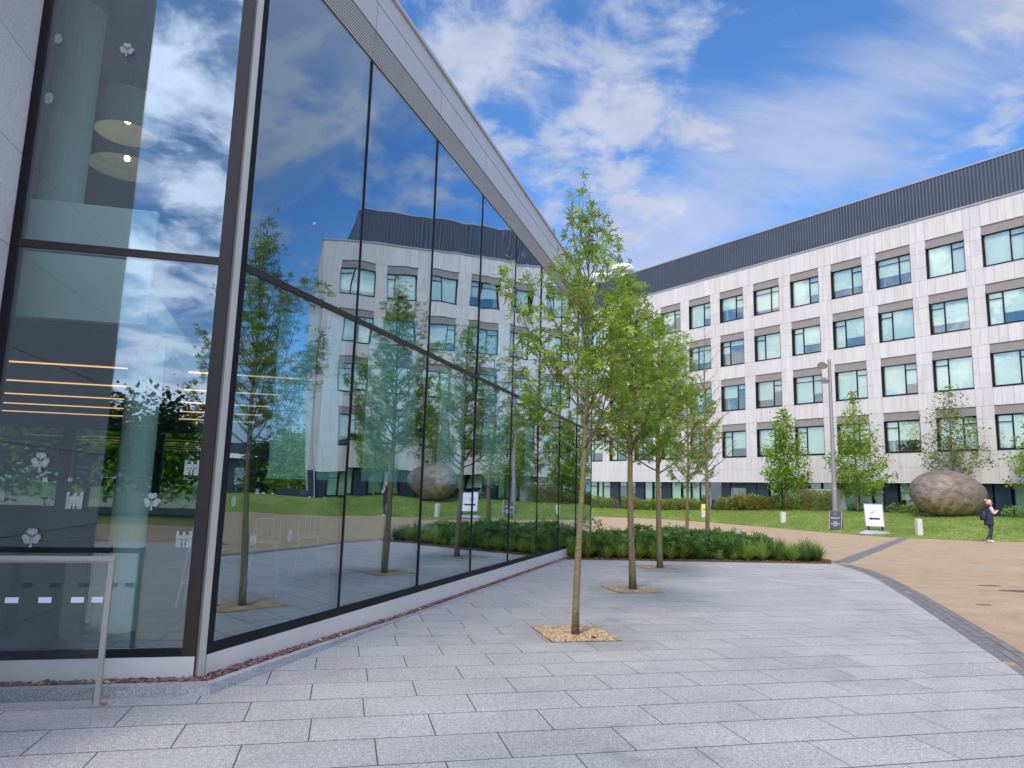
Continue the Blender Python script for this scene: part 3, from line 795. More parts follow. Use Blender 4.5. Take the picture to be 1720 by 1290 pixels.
def decal(shape, px, py, size, label, T='C', m_=None):
    """flat frosted sticker on the glass, in the plane of the entrance glass or the long glass wall"""
    d = ray(px, py); o = Vector((0, 0, EYE))
    if T == 'C':
        q = o+d*((K.y-.012-o.y)/d.y); ux = Vector((1, 0, 0)); nn = Vector((0, -1, 0))
    else:
        p0 = K+An*.004; q = o+d*((p0-o).dot(An)/d.dot(An)); ux = Ad; nn = An
    polys = []
    if shape == 'shamrock':
        for a in (90, 205, -25):
            c = (math.cos(math.radians(a))*.46, math.sin(math.radians(a))*.46+.08)
            for s_ in (-1, 1):
                cc = (c[0]+s_*.17*math.sin(math.radians(a)), c[1]-s_*.17*math.cos(math.radians(a)))
                polys.append([(cc[0]+.27*math.cos(t), cc[1]+.27*math.sin(t)) for t in np.linspace(0, 2*math.pi, 13)[:-1]])
            polys.append([(0, .08), (c[0]+.2*math.sin(math.radians(a)), c[1]-.2*math.cos(math.radians(a))), (c[0]-.2*math.sin(math.radians(a)), c[1]+.2*math.cos(math.radians(a)))])
        polys.append([(-.05, 0), (.05, 0), (.12, -.85), (-.12, -.85)])
    elif shape == 'castle':
        polys = [[(-.7,-.8),(-.42,-.8),(-.42,.35),(-.7,.35)], [(.42,-.8),(.7,-.8),(.7,.35),(.42,.35)], [(-.42,-.05),(.42,-.05),(.42,.35),(-.42,.35)],
                 [(-.42,-.8),(-.22,-.8),(-.22,-.25),(-.42,-.25)], [(.22,-.8),(.42,-.8),(.42,-.25),(.22,-.25)], [(-.1,-.8),(.1,-.8),(.1,-.25),(-.1,-.25)],
                 [(-.42,-.25),(.42,-.25),(.42,-.12),(-.42,-.12)],
                 [(-.7,.35),(-.45,.35),(-.45,.75),(-.7,.75)], [(-.14,.35),(.14,.35),(.14,.62),(-.14,.62)], [(.45,.35),(.7,.35),(.7,.75),(.45,.75)]]
    else:  # ribbed oval crest
        for k in range(5):
            h = .8*math.sqrt(1-((k-2)/2.8)**2); x = (k-2)*.19
            polys.append([(x-.06,-h),(x+.06,-h),(x+.06,h),(x-.06,h)])
    mb = MB()
    for i, P in enumerate(polys):
        off = .0008+.00015*i
        a = [tuple(q+ux*(x*size)+Vector((0,0,y*size))+nn*off) for x, y in P]; b = [tuple(Vector(v)-nn*(off-.0002)) for v in a]
        n = len(a); mb.add(a+b, [tuple(range(n)), tuple(range(2*n-1, n-1, -1))]+[(i_, (i_+1)%n, n+(i_+1)%n, n+i_) for i_ in range(n)])
    o = mb.build('window_sticker', m_ or M_frost)
    return tag(o, label, 'sticker', 'frosted stickers on the glass')
M_frost, _t, _p = mat('frosted_film'); _p.inputs['Base Color'].default_value = (.55, .62, .62, 1); _p.inputs['Roughness'].default_value = .7
_mx = _t.nodes.new('ShaderNodeMixShader'); _tr = _t.nodes.new('ShaderNodeBsdfTransparent'); _mx.inputs[0].default_value = .32
_t.links.new(_tr.outputs[0], _mx.inputs[1]); _t.links.new(_p.outputs[0], _mx.inputs[2]); _t.links.new(_mx.outputs[0], _t.nodes['Material Output'].inputs[0])
decal('shamrock', 213, 83, .072, 'frosted shamrock sticker high on the upper pane of the entrance glass')
decal('shamrock', 68, 775, .082, 'frosted shamrock sticker at eye height on the left of the entrance glass')
decal('shamrock', 53, 903, .082, 'frosted shamrock sticker just above the handrail of the balustrade')
decal('shamrock', 255, 842, .078, 'frosted shamrock sticker beside the pale round column')
decal('castle', 322, 785, .075, 'frosted castle sticker highest of those beside the dark corner frame')
decal('castle', 309, 905, .080, 'frosted castle sticker low beside the dark corner frame')
decal('castle', 125, 840, .080, 'frosted castle sticker between two shamrocks left of the round column')
decal('castle', 76, 805, .024, 'tiny frosted castle sticker under the eye height shamrock')
decal('castle', 118, 805, .022, 'tiny frosted castle sticker above the left castle sticker')
decal('crest', 98, 65, .055, 'frosted ribbed crest sticker at the top left of the entrance glass')
decal('crest', 82, 165, .060, 'frosted ribbed crest sticker below the top left one')
decal('crest', 0, 835, .060, 'frosted ribbed crest sticker cut by the left edge of the photo')
decal('crest', 392, 842, .055, 'frosted ribbed crest sticker just right of the corner post', 'A')
decal('castle', 425, 905, .060, 'frosted castle sticker on the first pane right of the corner post', 'A')
decal('castle', 432, 825, .030, 'small frosted castle sticker on the first pane right of the post', 'A')
decal('crest', 486, 900, .075, 'frosted ribbed crest sticker in the middle of the first long pane', 'A')
# window vinyl: navy notice seen through the glass
nv = empty('notice', at(138, 787, 7.6), 'small navy notice with white lines of text inside the entrance glass', 'notice')
q = at(138, 787, 7.6); mb = MB(); mb.box(q.x-.075, q.x+.075, 7.6, 7.612, q.z-.085, q.z+.085); mb.build('board', simple('navy', (.02, .03, .09), .5), nv)
def textobj(body, size, M4, m_, parent, name='lettering', align='CENTER', ext=.0015):
    cu = bpy.data.curves.new(name, 'FONT'); cu.body = body; cu.size = size; cu.align_x = align; cu.align_y = 'CENTER'; cu.extrude = ext; cu.resolution_u = 2
    tmp = bpy.data.objects.new('tmp', cu); col.objects.link(tmp)
    me = bpy.data.meshes.new_from_object(tmp); bpy.data.objects.remove(tmp); bpy.data.curves.remove(cu)
    me.materials.clear(); me.materials.append(m_)
    return link(name, me, parent, mat=M4)
def facing(pos, n, up=Vector((0,0,1))):
    n = Vector(n).normalized(); x = up.cross(n).normalized(); y = n.cross(x)
    m4 = Matrix((x, y, n)).transposed().to_4x4(); m4.translation = pos; return m4
textobj('Main Entrance', .019, facing((q.x, 7.5985, q.z+.015), (0,-1,0)), M_white, nv)
textobj('Patients\nVisitors welcome', .015, facing((q.x, 7.5985, q.z-.035), (0,-1,0)), M_white, nv)

# balustrade
bl = empty('glass_balustrade', (-1.55, 5.58, 0), 'steel framed glass guard panel standing before the entrance glass', 'balustrade')
mb = MB(); mb.box(-1.568, -1.533, 5.563, 5.597, 0, .955); mb.build('post', M_steel, bl)
mb = MB(); mb.box(-3.6, -1.53, 5.555, 5.605, .955, .985); mb.box(-3.6, -1.53, 5.575, 5.585, .94, .955); mb.build('handrail', M_steel, bl)
mb = MB(); mb.box(-3.6, -1.575, 5.565, 5.595, .0, .035); mb.build('bottom_rail', M_steel, bl)
mb = MB(); mb.box(-3.6, -1.577, 5.576, 5.584, .035, .94); mb.build('pane', M_railglass, bl)
mb = MB(); mb.box(-1.60, -1.50, 5.54, 5.62, -.0, .006); mb.build('base_plate', M_steel, bl)
for xx in (-2.14, -1.94, -1.74, -2.34, -1.60-.0):
    if xx > -1.65: continue
    mb = MB(); mb.box(xx-.04, xx+.04, 5.5735, 5.5755, .675, .712); mb.build('marker', simple('etched', (.66,.68,.72), .8), bl)
mb = MB(); mb.box(-1.652, -1.58, 5.5735, 5.5755, .675, .712); mb.build('marker', bpy.data.materials['etched'], bl)
pts = [(rnd.gauss(-1.93, .05), rnd.gauss(5.62, .012), .006+rnd.random()*.01) for _ in range(60)]
stones('dead_leaves', pts, [simple('dead_leaf', (.33, .13, .05), .9, var=.4, scale=60), M_slate2], .008, .022, seed=5, weights=.8, flat=.2)
pts = [(rnd.gauss(-1.505, .012), rnd.gauss(5.575, .012), .008+rnd.random()*.006) for _ in range(8)]
stones('dead_leaves', pts, [bpy.data.materials['dead_leaf'], M_slate2], .01, .02, seed=6, weights=.7, flat=.2)

# simple furniture seen through the glass
def stool(x, y, label):
    e = empty('bar_stool', (x, y, .14), label, 'stool', 'white wire stools behind the long glass wall')
    mb = MB()
    for sx, sy in ((-1,-1),(1,-1),(1,1),(-1,1)):
        mb.tube([(x+sx*.20, y+sy*.20, .14), (x+sx*.13, y+sy*.13, .78)], .010, 6)
    mb.tube([(x-.18, y-.18, .40), (x+.18, y-.18, .40), (x+.18, y+.18, .40), (x-.18, y+.18, .40), (x-.18, y-.18, .40)], .008, 5)
    mb.build('leg_frame', M_white, e)
    mb = MB(); mb.lathe([(.19, 0), (.2, .015), (.19, .03)], (x, y, .78), 16); mb.build('seat', M_white, e)
    mb = MB(); mb.tube([(x-.17, y+.1, .8), (x-.15, y+.19, 1.08), (x+.15, y+.19, 1.08), (x+.17, y+.1, .8)], .010, 6)
    for k in range(3): mb.tube([(x-.07+.07*k, y+.17, .81), (x-.07+.07*k, y+.19, 1.08)], .006, 5)
    mb.build('backrest', M_white, e)
for k, (u, o, wh) in enumerate(((2.3, -2.0, 'nearest the corner post'), (3.3, -1.9, 'second from the corner post'), (4.6, -2.1, 'third from the corner post'))):
    q = TA(u, o, 0); stool(q.x, q.y, f'white wire bar stool behind the long glass wall, {wh}')
ct = empty('counter_table', (-2.6, 7.6, .14), 'dark topped bench table with slatted legs behind the balustrade glass', 'table')
mb = MB(); mb.box(-3.9, -2.05, 7.2, 8.0, .86, .92); mb.build('tabletop', M_dark, ct)
for xx in (-3.7, -3.4, -3.1, -2.8, -2.2):
    mb = MB(); mb.box(xx-.035, xx+.035, 7.3, 7.36, .14, .86); mb.build('leg', M_navy, ct)

# ================================================================ OFFICE BUILDING
ob = empty('office_building', TB(9, 0, 0), 'long white clad office block with four window rows and a dark ribbed roof storey', 'building')
S0, S1 = 9.3, 58.0
PITCH, WW = 3.072, 2.15
left0 = 22.06                                       # left jamb of one window in the top row (bigger s is further left in view)
bays = [left0+PITCH*k for k in range(-4, 12)]       # left jambs
bays = [b for b in bays if b-WW > S0+.3]
ROWS = [(17.62, 17.08, 15.14), (14.12, 13.58, 11.64), (10.62, 10.09, 8.14), (7.11, 6.60, 4.60)]
TOPZ, BOTZ = 19.0, 2.80
panels = []                                          # (s0,s1,z0,z1)
def split(a, b, n, r_):
    c = [a]
    for k in range(1, n): c.append(a+(b-a)*(k+r_.uniform(-.22, .22))/n)
    return c+[b]
rp = random.Random(21)
def strip(z0, z1, zsplit=None):
    cuts = []
    prev = S0
    for b in sorted(bays):
        seg = [(prev, b-WW, max(1, round((b-WW-prev)/.5))), (b-WW, b, rp.choice((3, 4, 4, 5)))]
        for a_, b_, n in seg:
            if b_-a_ < .05: continue
            c = split(a_, b_, n, rp)
            for x, y in zip(c[:-1], c[1:]):
                zz = [z0]+(zsplit or [])+[z1]
                for za, zb in zip(zz[:-1], zz[1:]): panels.append((x, y, za, zb))
        prev = b
    c = split(prev, S1, 5, rp)
    for x, y in zip(c[:-1], c[1:]): panels.append((x, y, z0, z1))
strip(ROWS[0][0], TOPZ)
for r1_, r2_ in zip(ROWS[:-1], ROWS[1:]): strip(r2_[0], r1_[2])
strip(BOTZ, ROWS[3][2], [3.70])
for zt, zl, zs in ROWS:
    prev = S0
    for b in sorted(bays)+[S1+WW]:
        a_, b_ = prev, b-WW
        if b_-a_ > .05:
            for za, zb in ((zs, zs+(zt-zs)*.33), (zs+(zt-zs)*.33, zs+(zt-zs)*.70), (zs+(zt-zs)*.70, zt)):
                if b_-a_ > .7 and rp.random() < .8:
                    m_ = a_+(b_-a_)*.66; panels += [(a_, m_, za, zb), (m_, b_, za, zb)]
                else: panels.append((a_, b_, za, zb))
        prev = b
def psize(p):
    q = [proj(TB(p[0], 0, p[2])), proj(TB(p[1], 0, p[2])), proj(TB(p[1], 0, p[3])), proj(TB(p[0], 0, p[3]))]
    c = proj(TB((p[0]+p[1])/2, 0, (p[2]+p[3])/2))
    return area(q) if (990 < c[0] < 1740 and -20 < c[1] < 1300) else 0
panels.sort(key=lambda p: -psize(p))
MBt = Matrix((tuple(-Bd)+(0,), tuple(-Bn)+(0,), (0, 0, 1, 0), (0, 0, 0, 1)))   # rows -> fix below
def MatB(s, o, z):                                   # local x = -Bd (left to right in view), local y = into the wall (Bn), z up
    m4 = Matrix((-Bd, Bn, Vector((0, 0, 1)))).transposed().to_4x4(); m4.translation = TB(s, o, z); return m4
pcache = {}
restp = MB()
for i, p in enumerate(panels):
    w_, h_ = p[1]-p[0], p[3]-p[2]
    if i < 298 and psize(p) > 0:
        key = (round(w_, 2), round(h_, 2))
        if key not in pcache:
            mb = MB(); g = .006; w2, h2 = key
            mb.box(-w2/2+g, w2/2-g, -.0, .028, -h2/2+g, h2/2-g); pcache[key] = mb.mesh('cladding_panel', M_clad)
        link('cladding_panel', pcache[key], ob, mat=MatB((p[0]+p[1])/2, rp.uniform(-.0015, .0015), (p[2]+p[3])/2))
    else:
        restp.box(p[0]+.006, p[1]-.006, -.028, 0, p[2]+.006, p[3]-.006, TB)
tag(restp.build('cladding_panels', M_clad, ob), kind='stuff')
# backing walls
mb = MB(); D_ = -.45
def bk(s0, s1, z0, z1): mb.box(s0, s1, D_, -.03, z0, z1, TB)
bk(S0, S1, ROWS[0][0], TOPZ-.02)
for r1_, r2_ in zip(ROWS[:-1], ROWS[1:]): bk(S0, S1, r2_[0], r1_[2])
bk(S0, S1, BOTZ, ROWS[3][2])
for zt, zl, zs in ROWS:
    prev = S0
    for b in sorted(bays)+[S1+WW]:
        if b-WW-prev > .05: bk(prev, b-WW, zs, zt)
        prev = b
mb.build('wall', M_cladjoint, ob)
mb = MB(); mb.box(S0, S1, -.45, .006, BOTZ-.03, BOTZ-.0, TB); mb.build('drip_edge', M_white, ob)
mb = MB(); mb.box(S0-.03, S1, -.5, .05, TOPZ-.01, TOPZ+.10, TB); mb.build('coping', simple('coping_grey', (.30,.30,.32), .5, .3), ob)
# rooms behind the windows
mb = MB(); mb.box(S0+.1, S1-.1, -6, -5.9, 0.2, TOPZ-.1, TB)
for z in (2.9, 7.3-.2-2.6, 7.15, 10.65, 14.15, 17.7): mb.box(S0+.1, S1-.1, -5.9, -.46, z, z+.25, TB)
for s in np.arange(S0+.1, S1, PITCH*2): mb.box(s, s+.12, -5.9, -.46, 2.9, TOPZ-.1, TB); mb.box(s, s+.12, -5.9, -1.2, .2, 2.9, TB)
mb.build('rooms', M_room, ob)
mb = MB(); mb.box(S0, S0+.03, -16, -.03, -.2, TOPZ-.01, TB); mb.box(S0, S1, -16, -15.9, -.2, TOPZ-.01, TB); mb.box(S1-.03, S1, -16, -.03, -.2, TOPZ-.01, TB); mb.build('end_wall', M_clad, ob)
mb = MB(); mb.box(S0, S1, -15.9, -.45, TOPZ-.3, TOPZ-.05, TB); mb.build('roof', M_cladjoint, ob)
# ribbed roof storey
mb = MB(); PO = -1.3; PZ1 = 22.05; s = S0+2.2; sh = .21
prof = []
x = s
while x < S1+3:
    prof += [(x, PO), (x+.08, PO), (x+.10, PO-.016), (x+.18, PO-.016)]; x += sh
mb.v = [tuple(TB(a, o, TOPZ-.05)) for a, o in prof]+[tuple(TB(a, o, PZ1)) for a, o in prof]; n = len(prof)
mb.f = [(i, i+1, n+i+1, n+i) for i in range(n-1)]; mb.m = [0]*len(mb.f)
mb.box(s, s+.05, -14, PO-.05, TOPZ-.05, PZ1, TB); mb.build('ribbed_screen', M_plant, ob, fix=False)
mb = MB(); mb.box(s-.03, S1+3, PO-.10, PO+.03, PZ1, PZ1+.09, TB); mb.build('screen_coping', bpy.data.materials['coping_grey'], ob)
mb = MB(); mb.box(s, S1+3, -14, PO-.10, PZ1-.15, PZ1, TB); mb.build('plant_roof', M_plant, ob)
mb = MB(); q0 = TB(S0+.2, -.3, TOPZ+.1); mb.tube([q0, q0+Vector((0,0,.5)), q0-Bd*1.1+Vector((0,0,1.1))], .035, 6); mb.build('camera_arm', M_steel, ob)
mb = MB(); mb.lathe([(.02,0),(.12,.05),(.14,.16),(.05,.24)], q0-Bd*1.1+Vector((0,0,.9)), 10); mb.build('security_camera', M_white, ob)
# windows
def winmeshes(flip, style):
    fr = MB(); W2 = WW/2; h = ROWS[0][1]-ROWS[0][2]
    y0, y1 = .20, .27
    # local z from 0 (sill) up
    sgn = -1 if flip else 1
    mx = sgn*(.36*WW-W2) if True else 0              # mullion position: narrow casement on one side
    mx = (W2-.36*WW) if not flip else -(W2-.36*WW)
    def B_(a, b, c, d_): fr.box(min(a,b), max(a,b), y0, y1, c, d_)
    fr.box(-W2, W2, y0, y1, h-.07, h-.0); fr.box(-W2, W2, y0, y1, .0, .06)
    fr.box(-W2, -W2+.06, y0, y1, .06, h-.07); fr.box(W2-.06, W2, y0, y1, .06, h-.07)
    fr.box(mx-.035, mx+.035, y0, y1, .06, h-.07)
    zt = h-.42
    if style == 0:
        a, b = (mx+.035, W2-.06) if not flip else (-W2+.06, mx-.035)
        fr.box(a, b, y0, y1, zt-.025, zt+.025)
    else:
        fr.box(-W2+.06, mx-.035, y0+.01, y1, zt-.02, zt+.02); fr.box(mx+.035, W2-.06, y0+.01, y1, zt-.02, zt+.02)
    # reveal lining and sill
    fr.box(-W2, -W2+.012, -.02, y0, 0, h); fr.box(W2-.012, W2, -.02, y0, 0, h)
    fr.box(-W2, W2, -.03, y0, -.055, 0.0)
    fm = fr.mesh('window', M_dark)
    ps = []
    for a, b in ((-W2+.062, mx-.037), (mx+.037, W2-.062)):
        p_ = MB(); p_.box(a, b, .232, .242, .062, h-.072); ps.append(p_.mesh('pane', M_winglass))
    return fm, ps
WM = {(f, s_): winmeshes(f, s_) for f in (False, True) for s_ in (0, 1)}
blc = {}
lint = MB(); lint.box(-WW/2, WW/2, .06, .12, 0, .535); lintm = lint.mesh('lintel_panel', M_lintel)
sof = MB(); sof.box(-WW/2, WW/2, .12, .46, 0, .10); sofm = sof.mesh('window_head', M_black)
FLIP = {}
for r_, (zt, zl, zs) in enumerate(ROWS):
    for k, b in enumerate(sorted(bays)):
        sc = b-WW/2-.02*r_*0
        flip = [False, True, False, True][r_] if rp.random() < .8 else rp.random() < .5
        st = 1 if rp.random() < .14 else 0
        link('lintel_panel', lintm, ob, mat=MatB(sc, 0, zl+.005))
        link('window_head', sofm, ob, mat=MatB(sc, 0, zl-.02))
        fm, ps = WM[(flip, st)]
        wo = link('window', fm, ob, mat=MatB(sc, 0, zs+.06))
        for p_ in ps:
            o = bpy.data.objects.new('pane', p_); col.objects.link(o); o.parent = wo
        h = ROWS[0][1]-ROWS[0][2]
        bh = rp.choice((.97, .97, .97, .97, .97, .85, .72, .62, .5))
        key = (bh, flip, rp.random() < .3)
        if key not in blc:
            mb = MB(); H_ = h-.08; W2 = WW/2-.05; mxx = (WW/2-.36*WW)*(1 if not flip else -1)
            h2 = bh if not key[2] else max(.2, bh-.3)
            mb.box(-W2, mxx-.01, .30, .306, H_*(1-bh)+.02, H_); mb.box(mxx+.01, W2, .30, .306, H_*(1-h2)+.02, H_)
            blc[key] = mb.mesh('blind', M_blind)
        o = bpy.data.objects.new('blind', blc[key]); col.objects.link(o); o.parent = wo
# ground floor, recessed
GFO = -.55
def gpart(name, s0, s1, z0, z1, m_, o0=GFO-.06, o1=GFO):
    mb = MB(); mb.box(min(s0,s1), max(s0,s1), o0, o1, z0, z1, TB); return mb.build(name, m_, ob)
mb = MB(); mb.box(S0, S1, -5.9, -.03, 2.82, 2.89, TB); mb.build('soffit', M_navy, ob)
mb = MB(); mb.box(S0, S1, GFO-.2, GFO+.02, -.2, .80, TB); mb.build('base_wall', M_navy, ob)
segs = [(48.7,48.1,'g'),(48.05,47.1,'t'),(47.05,45.95,'p'),(45.9,45.0,'o'),(44.95,43.95,'o'),(43.9,42.95,'p'),(42.9,42.0,'g'),(41.85,41.0,'t'),(40.95,39.95,'p'),(39.9,38.9,'g'),(38.75,37.9,'t'),(37.8,37.0,'g'),(36.95,36.05,'b'),(36.0,34.9,'d'),(34.85,34.1,'p'),(34.0,32.7,'D'),(32.65,31.8,'p'),(31.75,30.8,'p'),(30.7,29.8,'g'),(29.7,28.3,'t'),(28.2,27.65,'p'),(27.6,26.75,'o'),(26.65,25.8,'o'),(25.75,25.2,'p'),(25.1,24.3,'g'),(24.2,23.3,'g'),(23.2,22.6,'t'),(22.5,21.7,'p'),(21.6,20.6,'b'),(20.5,19.5,'b'),(19.4,18.4,'g'),(18.3,17.6,'t'),(17.5,16.5,'p'),(16.4,15.6,'p'),(15.5,14.2,'g'),(14.1,13.2,'g'),(13.1,12.2,'p'),(12.1,11.2,'g'),(11.1,10.2,'t'),(10.1,8.95,'p')]
x = 48.8
while x < 57: segs.append((x+.95, x+.02, rp.choice('gpt'))); x += 1.0
for s0, s1, t_ in segs:
    if t_ == 'p':
        gpart('dark_panel', s0, s1, .55, 2.80, M_navy, GFO-.03, GFO+.03); continue
    gpart('mullion', s1-.05, s1-.0, .5, 2.80, M_dark, GFO-.08, GFO+.02)
    zsill = 1.12
    if t_ in 'dD':
        gpart('door_frame', s1, s0, 2.30, 2.36, M_steel, GFO-.06, GFO+.03)
        gpart('transom_panel', s1, s0, 2.37, 2.80, M_navy if t_ == 'D' else M_gfglass, GFO-.04, GFO+.0)
        gpart('door_jamb', s0-.05, s0, .5, 2.36, M_steel, GFO-.06, GFO+.03); 
        n_ = 2 if t_ == 'D' else 1
        for k in range(n_):
            a = s1+(s0-.06-s1)*k/n_; b = s1+(s0-.06-s1)*(k+1)/n_
            dr = gpart('door', a+.01, b-.01, .5, 2.29, M_gfglass if t_ == 'd' else M_winglass, GFO-.05, GFO-.02)
            mb = MB(); mb.tube([TB(b-.1, GFO+.05, 1.0), TB(b-.1, GFO+.05, 1.7)], .015, 6); h_ = mb.build('handle', M_steel, dr)
        continue
    wf = MB(); W_ = abs(s0-s1)
    o0, o1 = GFO-.06, GFO+.005
    lo, hi = min(s0, s1), max(s0, s1)
    for z0, z1 in ((2.74, 2.80), (zsill-.06, zsill)): wf.box(lo, hi, o0, o1, z0, z1, TB)
    wf.box(hi-.04, hi, o0, o1, zsill, 2.74, TB)
    if t_ in 'to': wf.box(lo, hi-.04, o0, o1, 2.31, 2.37, TB)
    wn = wf.build('window', M_dark, ob)
    mb = MB(); mb.box(lo, hi-.04, o0+.02, o0+.03, zsill, 2.74, TB); mb.build('pane', M_gfglass, wn)
    z0 = {'g': zsill+.0, 't': zsill+.02, 'o': 2.34, 'b': 1.75}[t_]
    mb = MB(); mb.box(lo+.02, hi-.05, o0-.05, o0-.045, z0, 2.74, TB); mb.build('blind', M_blind, wn)
    gpart('sill_panel', lo, hi, .5, zsill-.06, M_navy, GFO-.03, GFO+.0)
# roof tanks
for px, py, r_, h_, lab in ((1046, 462, 1.15, 1.9, 'white domed roof vent behind the tree tops, the taller one'), (1012, 470, 1.3, 1.3, 'white domed roof vent behind the tree tops, the lower left one')):
    d = ray(px, py); Q = Vector((0,0,EYE))+d*((52.0)/d.dot(Bn))
    e = tag(empty('roof_vent', (Q.x, Q.y, 22.05)), lab, 'vent', 'white vents on the office roof')
    H = Q.z+h_*.55-22.05
    mb = MB(); mb.lathe([(r_*.8, 0), (r_*.8, H-.9)], (Q.x, Q.y, 22.05), 20); mb.build('stack', M_white, e, smooth=False)
    mb = MB(); mb.lathe([(r_*1.02, 0), (r_*1.05, .55), (r_*.85, .85), (r_*.35, 1.0)], (Q.x, Q.y, 22.05+H-.9), 20); mb.build('cowl', M_white, e, smooth=True)

# ================================================================ PLANTS
def frames(dirs, ups):
    z = dirs/np.linalg.norm(dirs, axis=1, keepdims=True)
    x = np.cross(ups, z); x /= (np.linalg.norm(x, axis=1, keepdims=True)+1e-9); y = np.cross(z, x)
    return x, y, z
STAR = [(0, 0, 0)]; _ang = [-115, -60, 0, 60, 115]; _len = [.62, .92, 1.1, .92, .62]
for a, l in zip(_ang, _len):
    a = math.radians(a)
    STAR += [(math.sin(a-.36)*l*.42, math.cos(a-.36)*l*.42, 0.04), (math.sin(a)*l, math.cos(a)*l, -.10), (math.sin(a+.36)*l*.42, math.cos(a+.36)*l*.42, .04)]
STAR = np.array(STAR); SF = np.array([(0, 1+3*k, 2+3*k, 3+3*k) for k in range(5)])
OVAL = np.array([(0, 0, 0), (.36, .45, .06), (0, 1.1, -.12), (-.36, .45, .06)]); OF = np.array([(0, 1, 2, 3)])
def leaves(P, D, size, tmpl, faces, rs, tone):
    """P base points, D pointing directions of the leaf tips"""
    n = len(P); up = rs.normal(size=(n, 3))*.55+np.array([0, 0, 1.0])
    y = D/(np.linalg.norm(D, axis=1, keepdims=True)+1e-9); x = np.cross(y, up); x /= (np.linalg.norm(x, axis=1, keepdims=True)+1e-9); z = np.cross(x, y)
    s = size[:, None, None]
    V = P[:, None, :]+s*(tmpl[None, :, 0:1]*x[:, None, :]+tmpl[None, :, 1:2]*y[:, None, :]+tmpl[None, :, 2:3]*z[:, None, :])
    F = faces[None]+(np.arange(n)*len(tmpl))[:, None, None]
    return V.reshape(-1, 3), F.reshape(-1, faces.shape[1]), np.repeat(tone, len(tmpl))
def make_tree(name, loc, H, z0, R, nbr, leafn, lsize, lmat, seed, label, group, tmpl='star', trunk_r=.05, lean=(0, 0), rise=.75, sparse=False, cat='tree', clumpy=.0, shape=.8, top=.12, inner=.22):
    rs = np.random.RandomState(seed); r = random.Random(seed); mb = MB(); loc = Vector(loc)
    tp = []; tr = []
    for i in range(15):
        f = i/14; wob = .018*H/5*math.sin(f*7+seed)
        tp.append(Vector((lean[0]*f+wob, lean[1]*f+.018*math.sin(f*5+seed*2), H*f-.03))); tr.append(trunk_r*(1.10 if i == 0 else 1)*max(.07, (1-f)**.75)*(1+.05*r.uniform(-1, 1)))
    mb.tube(tp, tr, 10)
    def tat(z):
        f = max(0, min(1, z/H)); k = min(13, int(f*14)); return tp[k].lerp(tp[k+1], f*14-k)
    LP = []; LD = []
    for i in range(nbr):
        f = (i+.5)/nbr; z = z0+(H*.965-z0)*f
        a = i*2.399+r.uniform(-.4, .4)
        prof = (min(1, .72+f*2.2) if f < .13 else 1)*((1-f)**shape)*(1-top)+top
        L = R*prof*r.uniform(.58, 1.22)
        b0 = tat(z); el = math.radians(28+32*f+r.uniform(-8, 8))*rise
        pts = [b0]; nseg_ = 6; dirv = Vector((math.cos(a)*math.cos(el), math.sin(a)*math.cos(el), math.sin(el)))
        for k in range(nseg_):
            el2 = el+math.radians(5*k)*rise+r.uniform(-.08, .08); a2 = a+r.uniform(-.14, .14)
            dirv = Vector((math.cos(a2)*math.cos(el2), math.sin(a2)*math.cos(el2), math.sin(el2)))
            pts.append(pts[-1]+dirv*(L/math.cos(el)/nseg_))
        br = max(.004, trunk_r*.30*(1-f*.6))
        mb.tube(pts, [br*(1-k/nseg_*.8) for k in range(nseg_+1)], 5)
        ntw = max(3, int(7*prof+2)) if not sparse else 4
        for k in range(ntw+1):
            g = inner+(1-inner)*k/ntw; kk = min(nseg_-1, int(g*nseg_)); q = pts[kk].lerp(pts[kk+1], g*nseg_-kk)
            if k < ntw:
                ta = a+r.choice((-1, 1))*r.uniform(.5, 1.3); te = r.uniform(-.1, .7)
                tl = L*.36*(1.15-g*.6)*r.uniform(.6, 1.2); td = Vector((math.cos(ta)*math.cos(te), math.sin(ta)*math.cos(te), math.sin(te)))
            else: tl = L*.12; td = dirv
            e = q+td*tl; mb.tube([q, q.lerp(e, .5)+Vector((0, 0, .01)), e], [br*.35, br*.25, .0015+br*.1], 4)
            nl = int(leafn*prof*r.uniform(.6, 1.4))
            for _ in range(nl):
                h = r.random()**.7; p_ = q.lerp(e, h)
                LP.append(p_+Vector((r.gauss(0, 1), r.gauss(0, 1), r.gauss(0, 1)))*lsize*(.55+clumpy)); v = td*.7+Vector((r.gauss(0, .7), r.gauss(0, .7), r.gauss(-.35, .45))); LD.append(v)
    for _ in range(int(leafn*3)):
        p_ = tat(H*(1-.10*r.random())); LP.append(p_+Vector((r.gauss(0,1), r.gauss(0,1), 0))*lsize*.6); LD.append(Vector((r.gauss(0,1), r.gauss(0,1), r.gauss(0,.4))))
    e = tag(empty(name, loc), label, cat, group)
    tk = mb.build('trunk', M_bark, None, smooth=True); tk.parent = e
    P = np.array(LP); D = np.array(LD); n = len(P)
    T, F_ = (STAR, SF) if tmpl == 'star' else (OVAL, OF)
    V, F, tn = leaves(P, D, lsize*rs.uniform(.55, 1.15, n), T, F_, rs, np.clip(rs.beta(2, 2.2, n), 0, 1))
    me = npmesh('crown', V, F, lmat, tn); cr = link('crown', me, None); cr.parent = e
    return e
GT = 'young sweetgums in gravel squares on the plaza'
t1 = make_tree('sweetgum_tree', (2.55, 7.64, 0), 4.78, 1.9, 1.42, 50, 11.5, .094, M_leaf, 4, 'slim young sweetgum tree nearest the camera, in a gravel square', GT, trunk_r=.044, lean=(.10, -.03), rise=1.1, shape=1.25, top=.17, inner=.38)
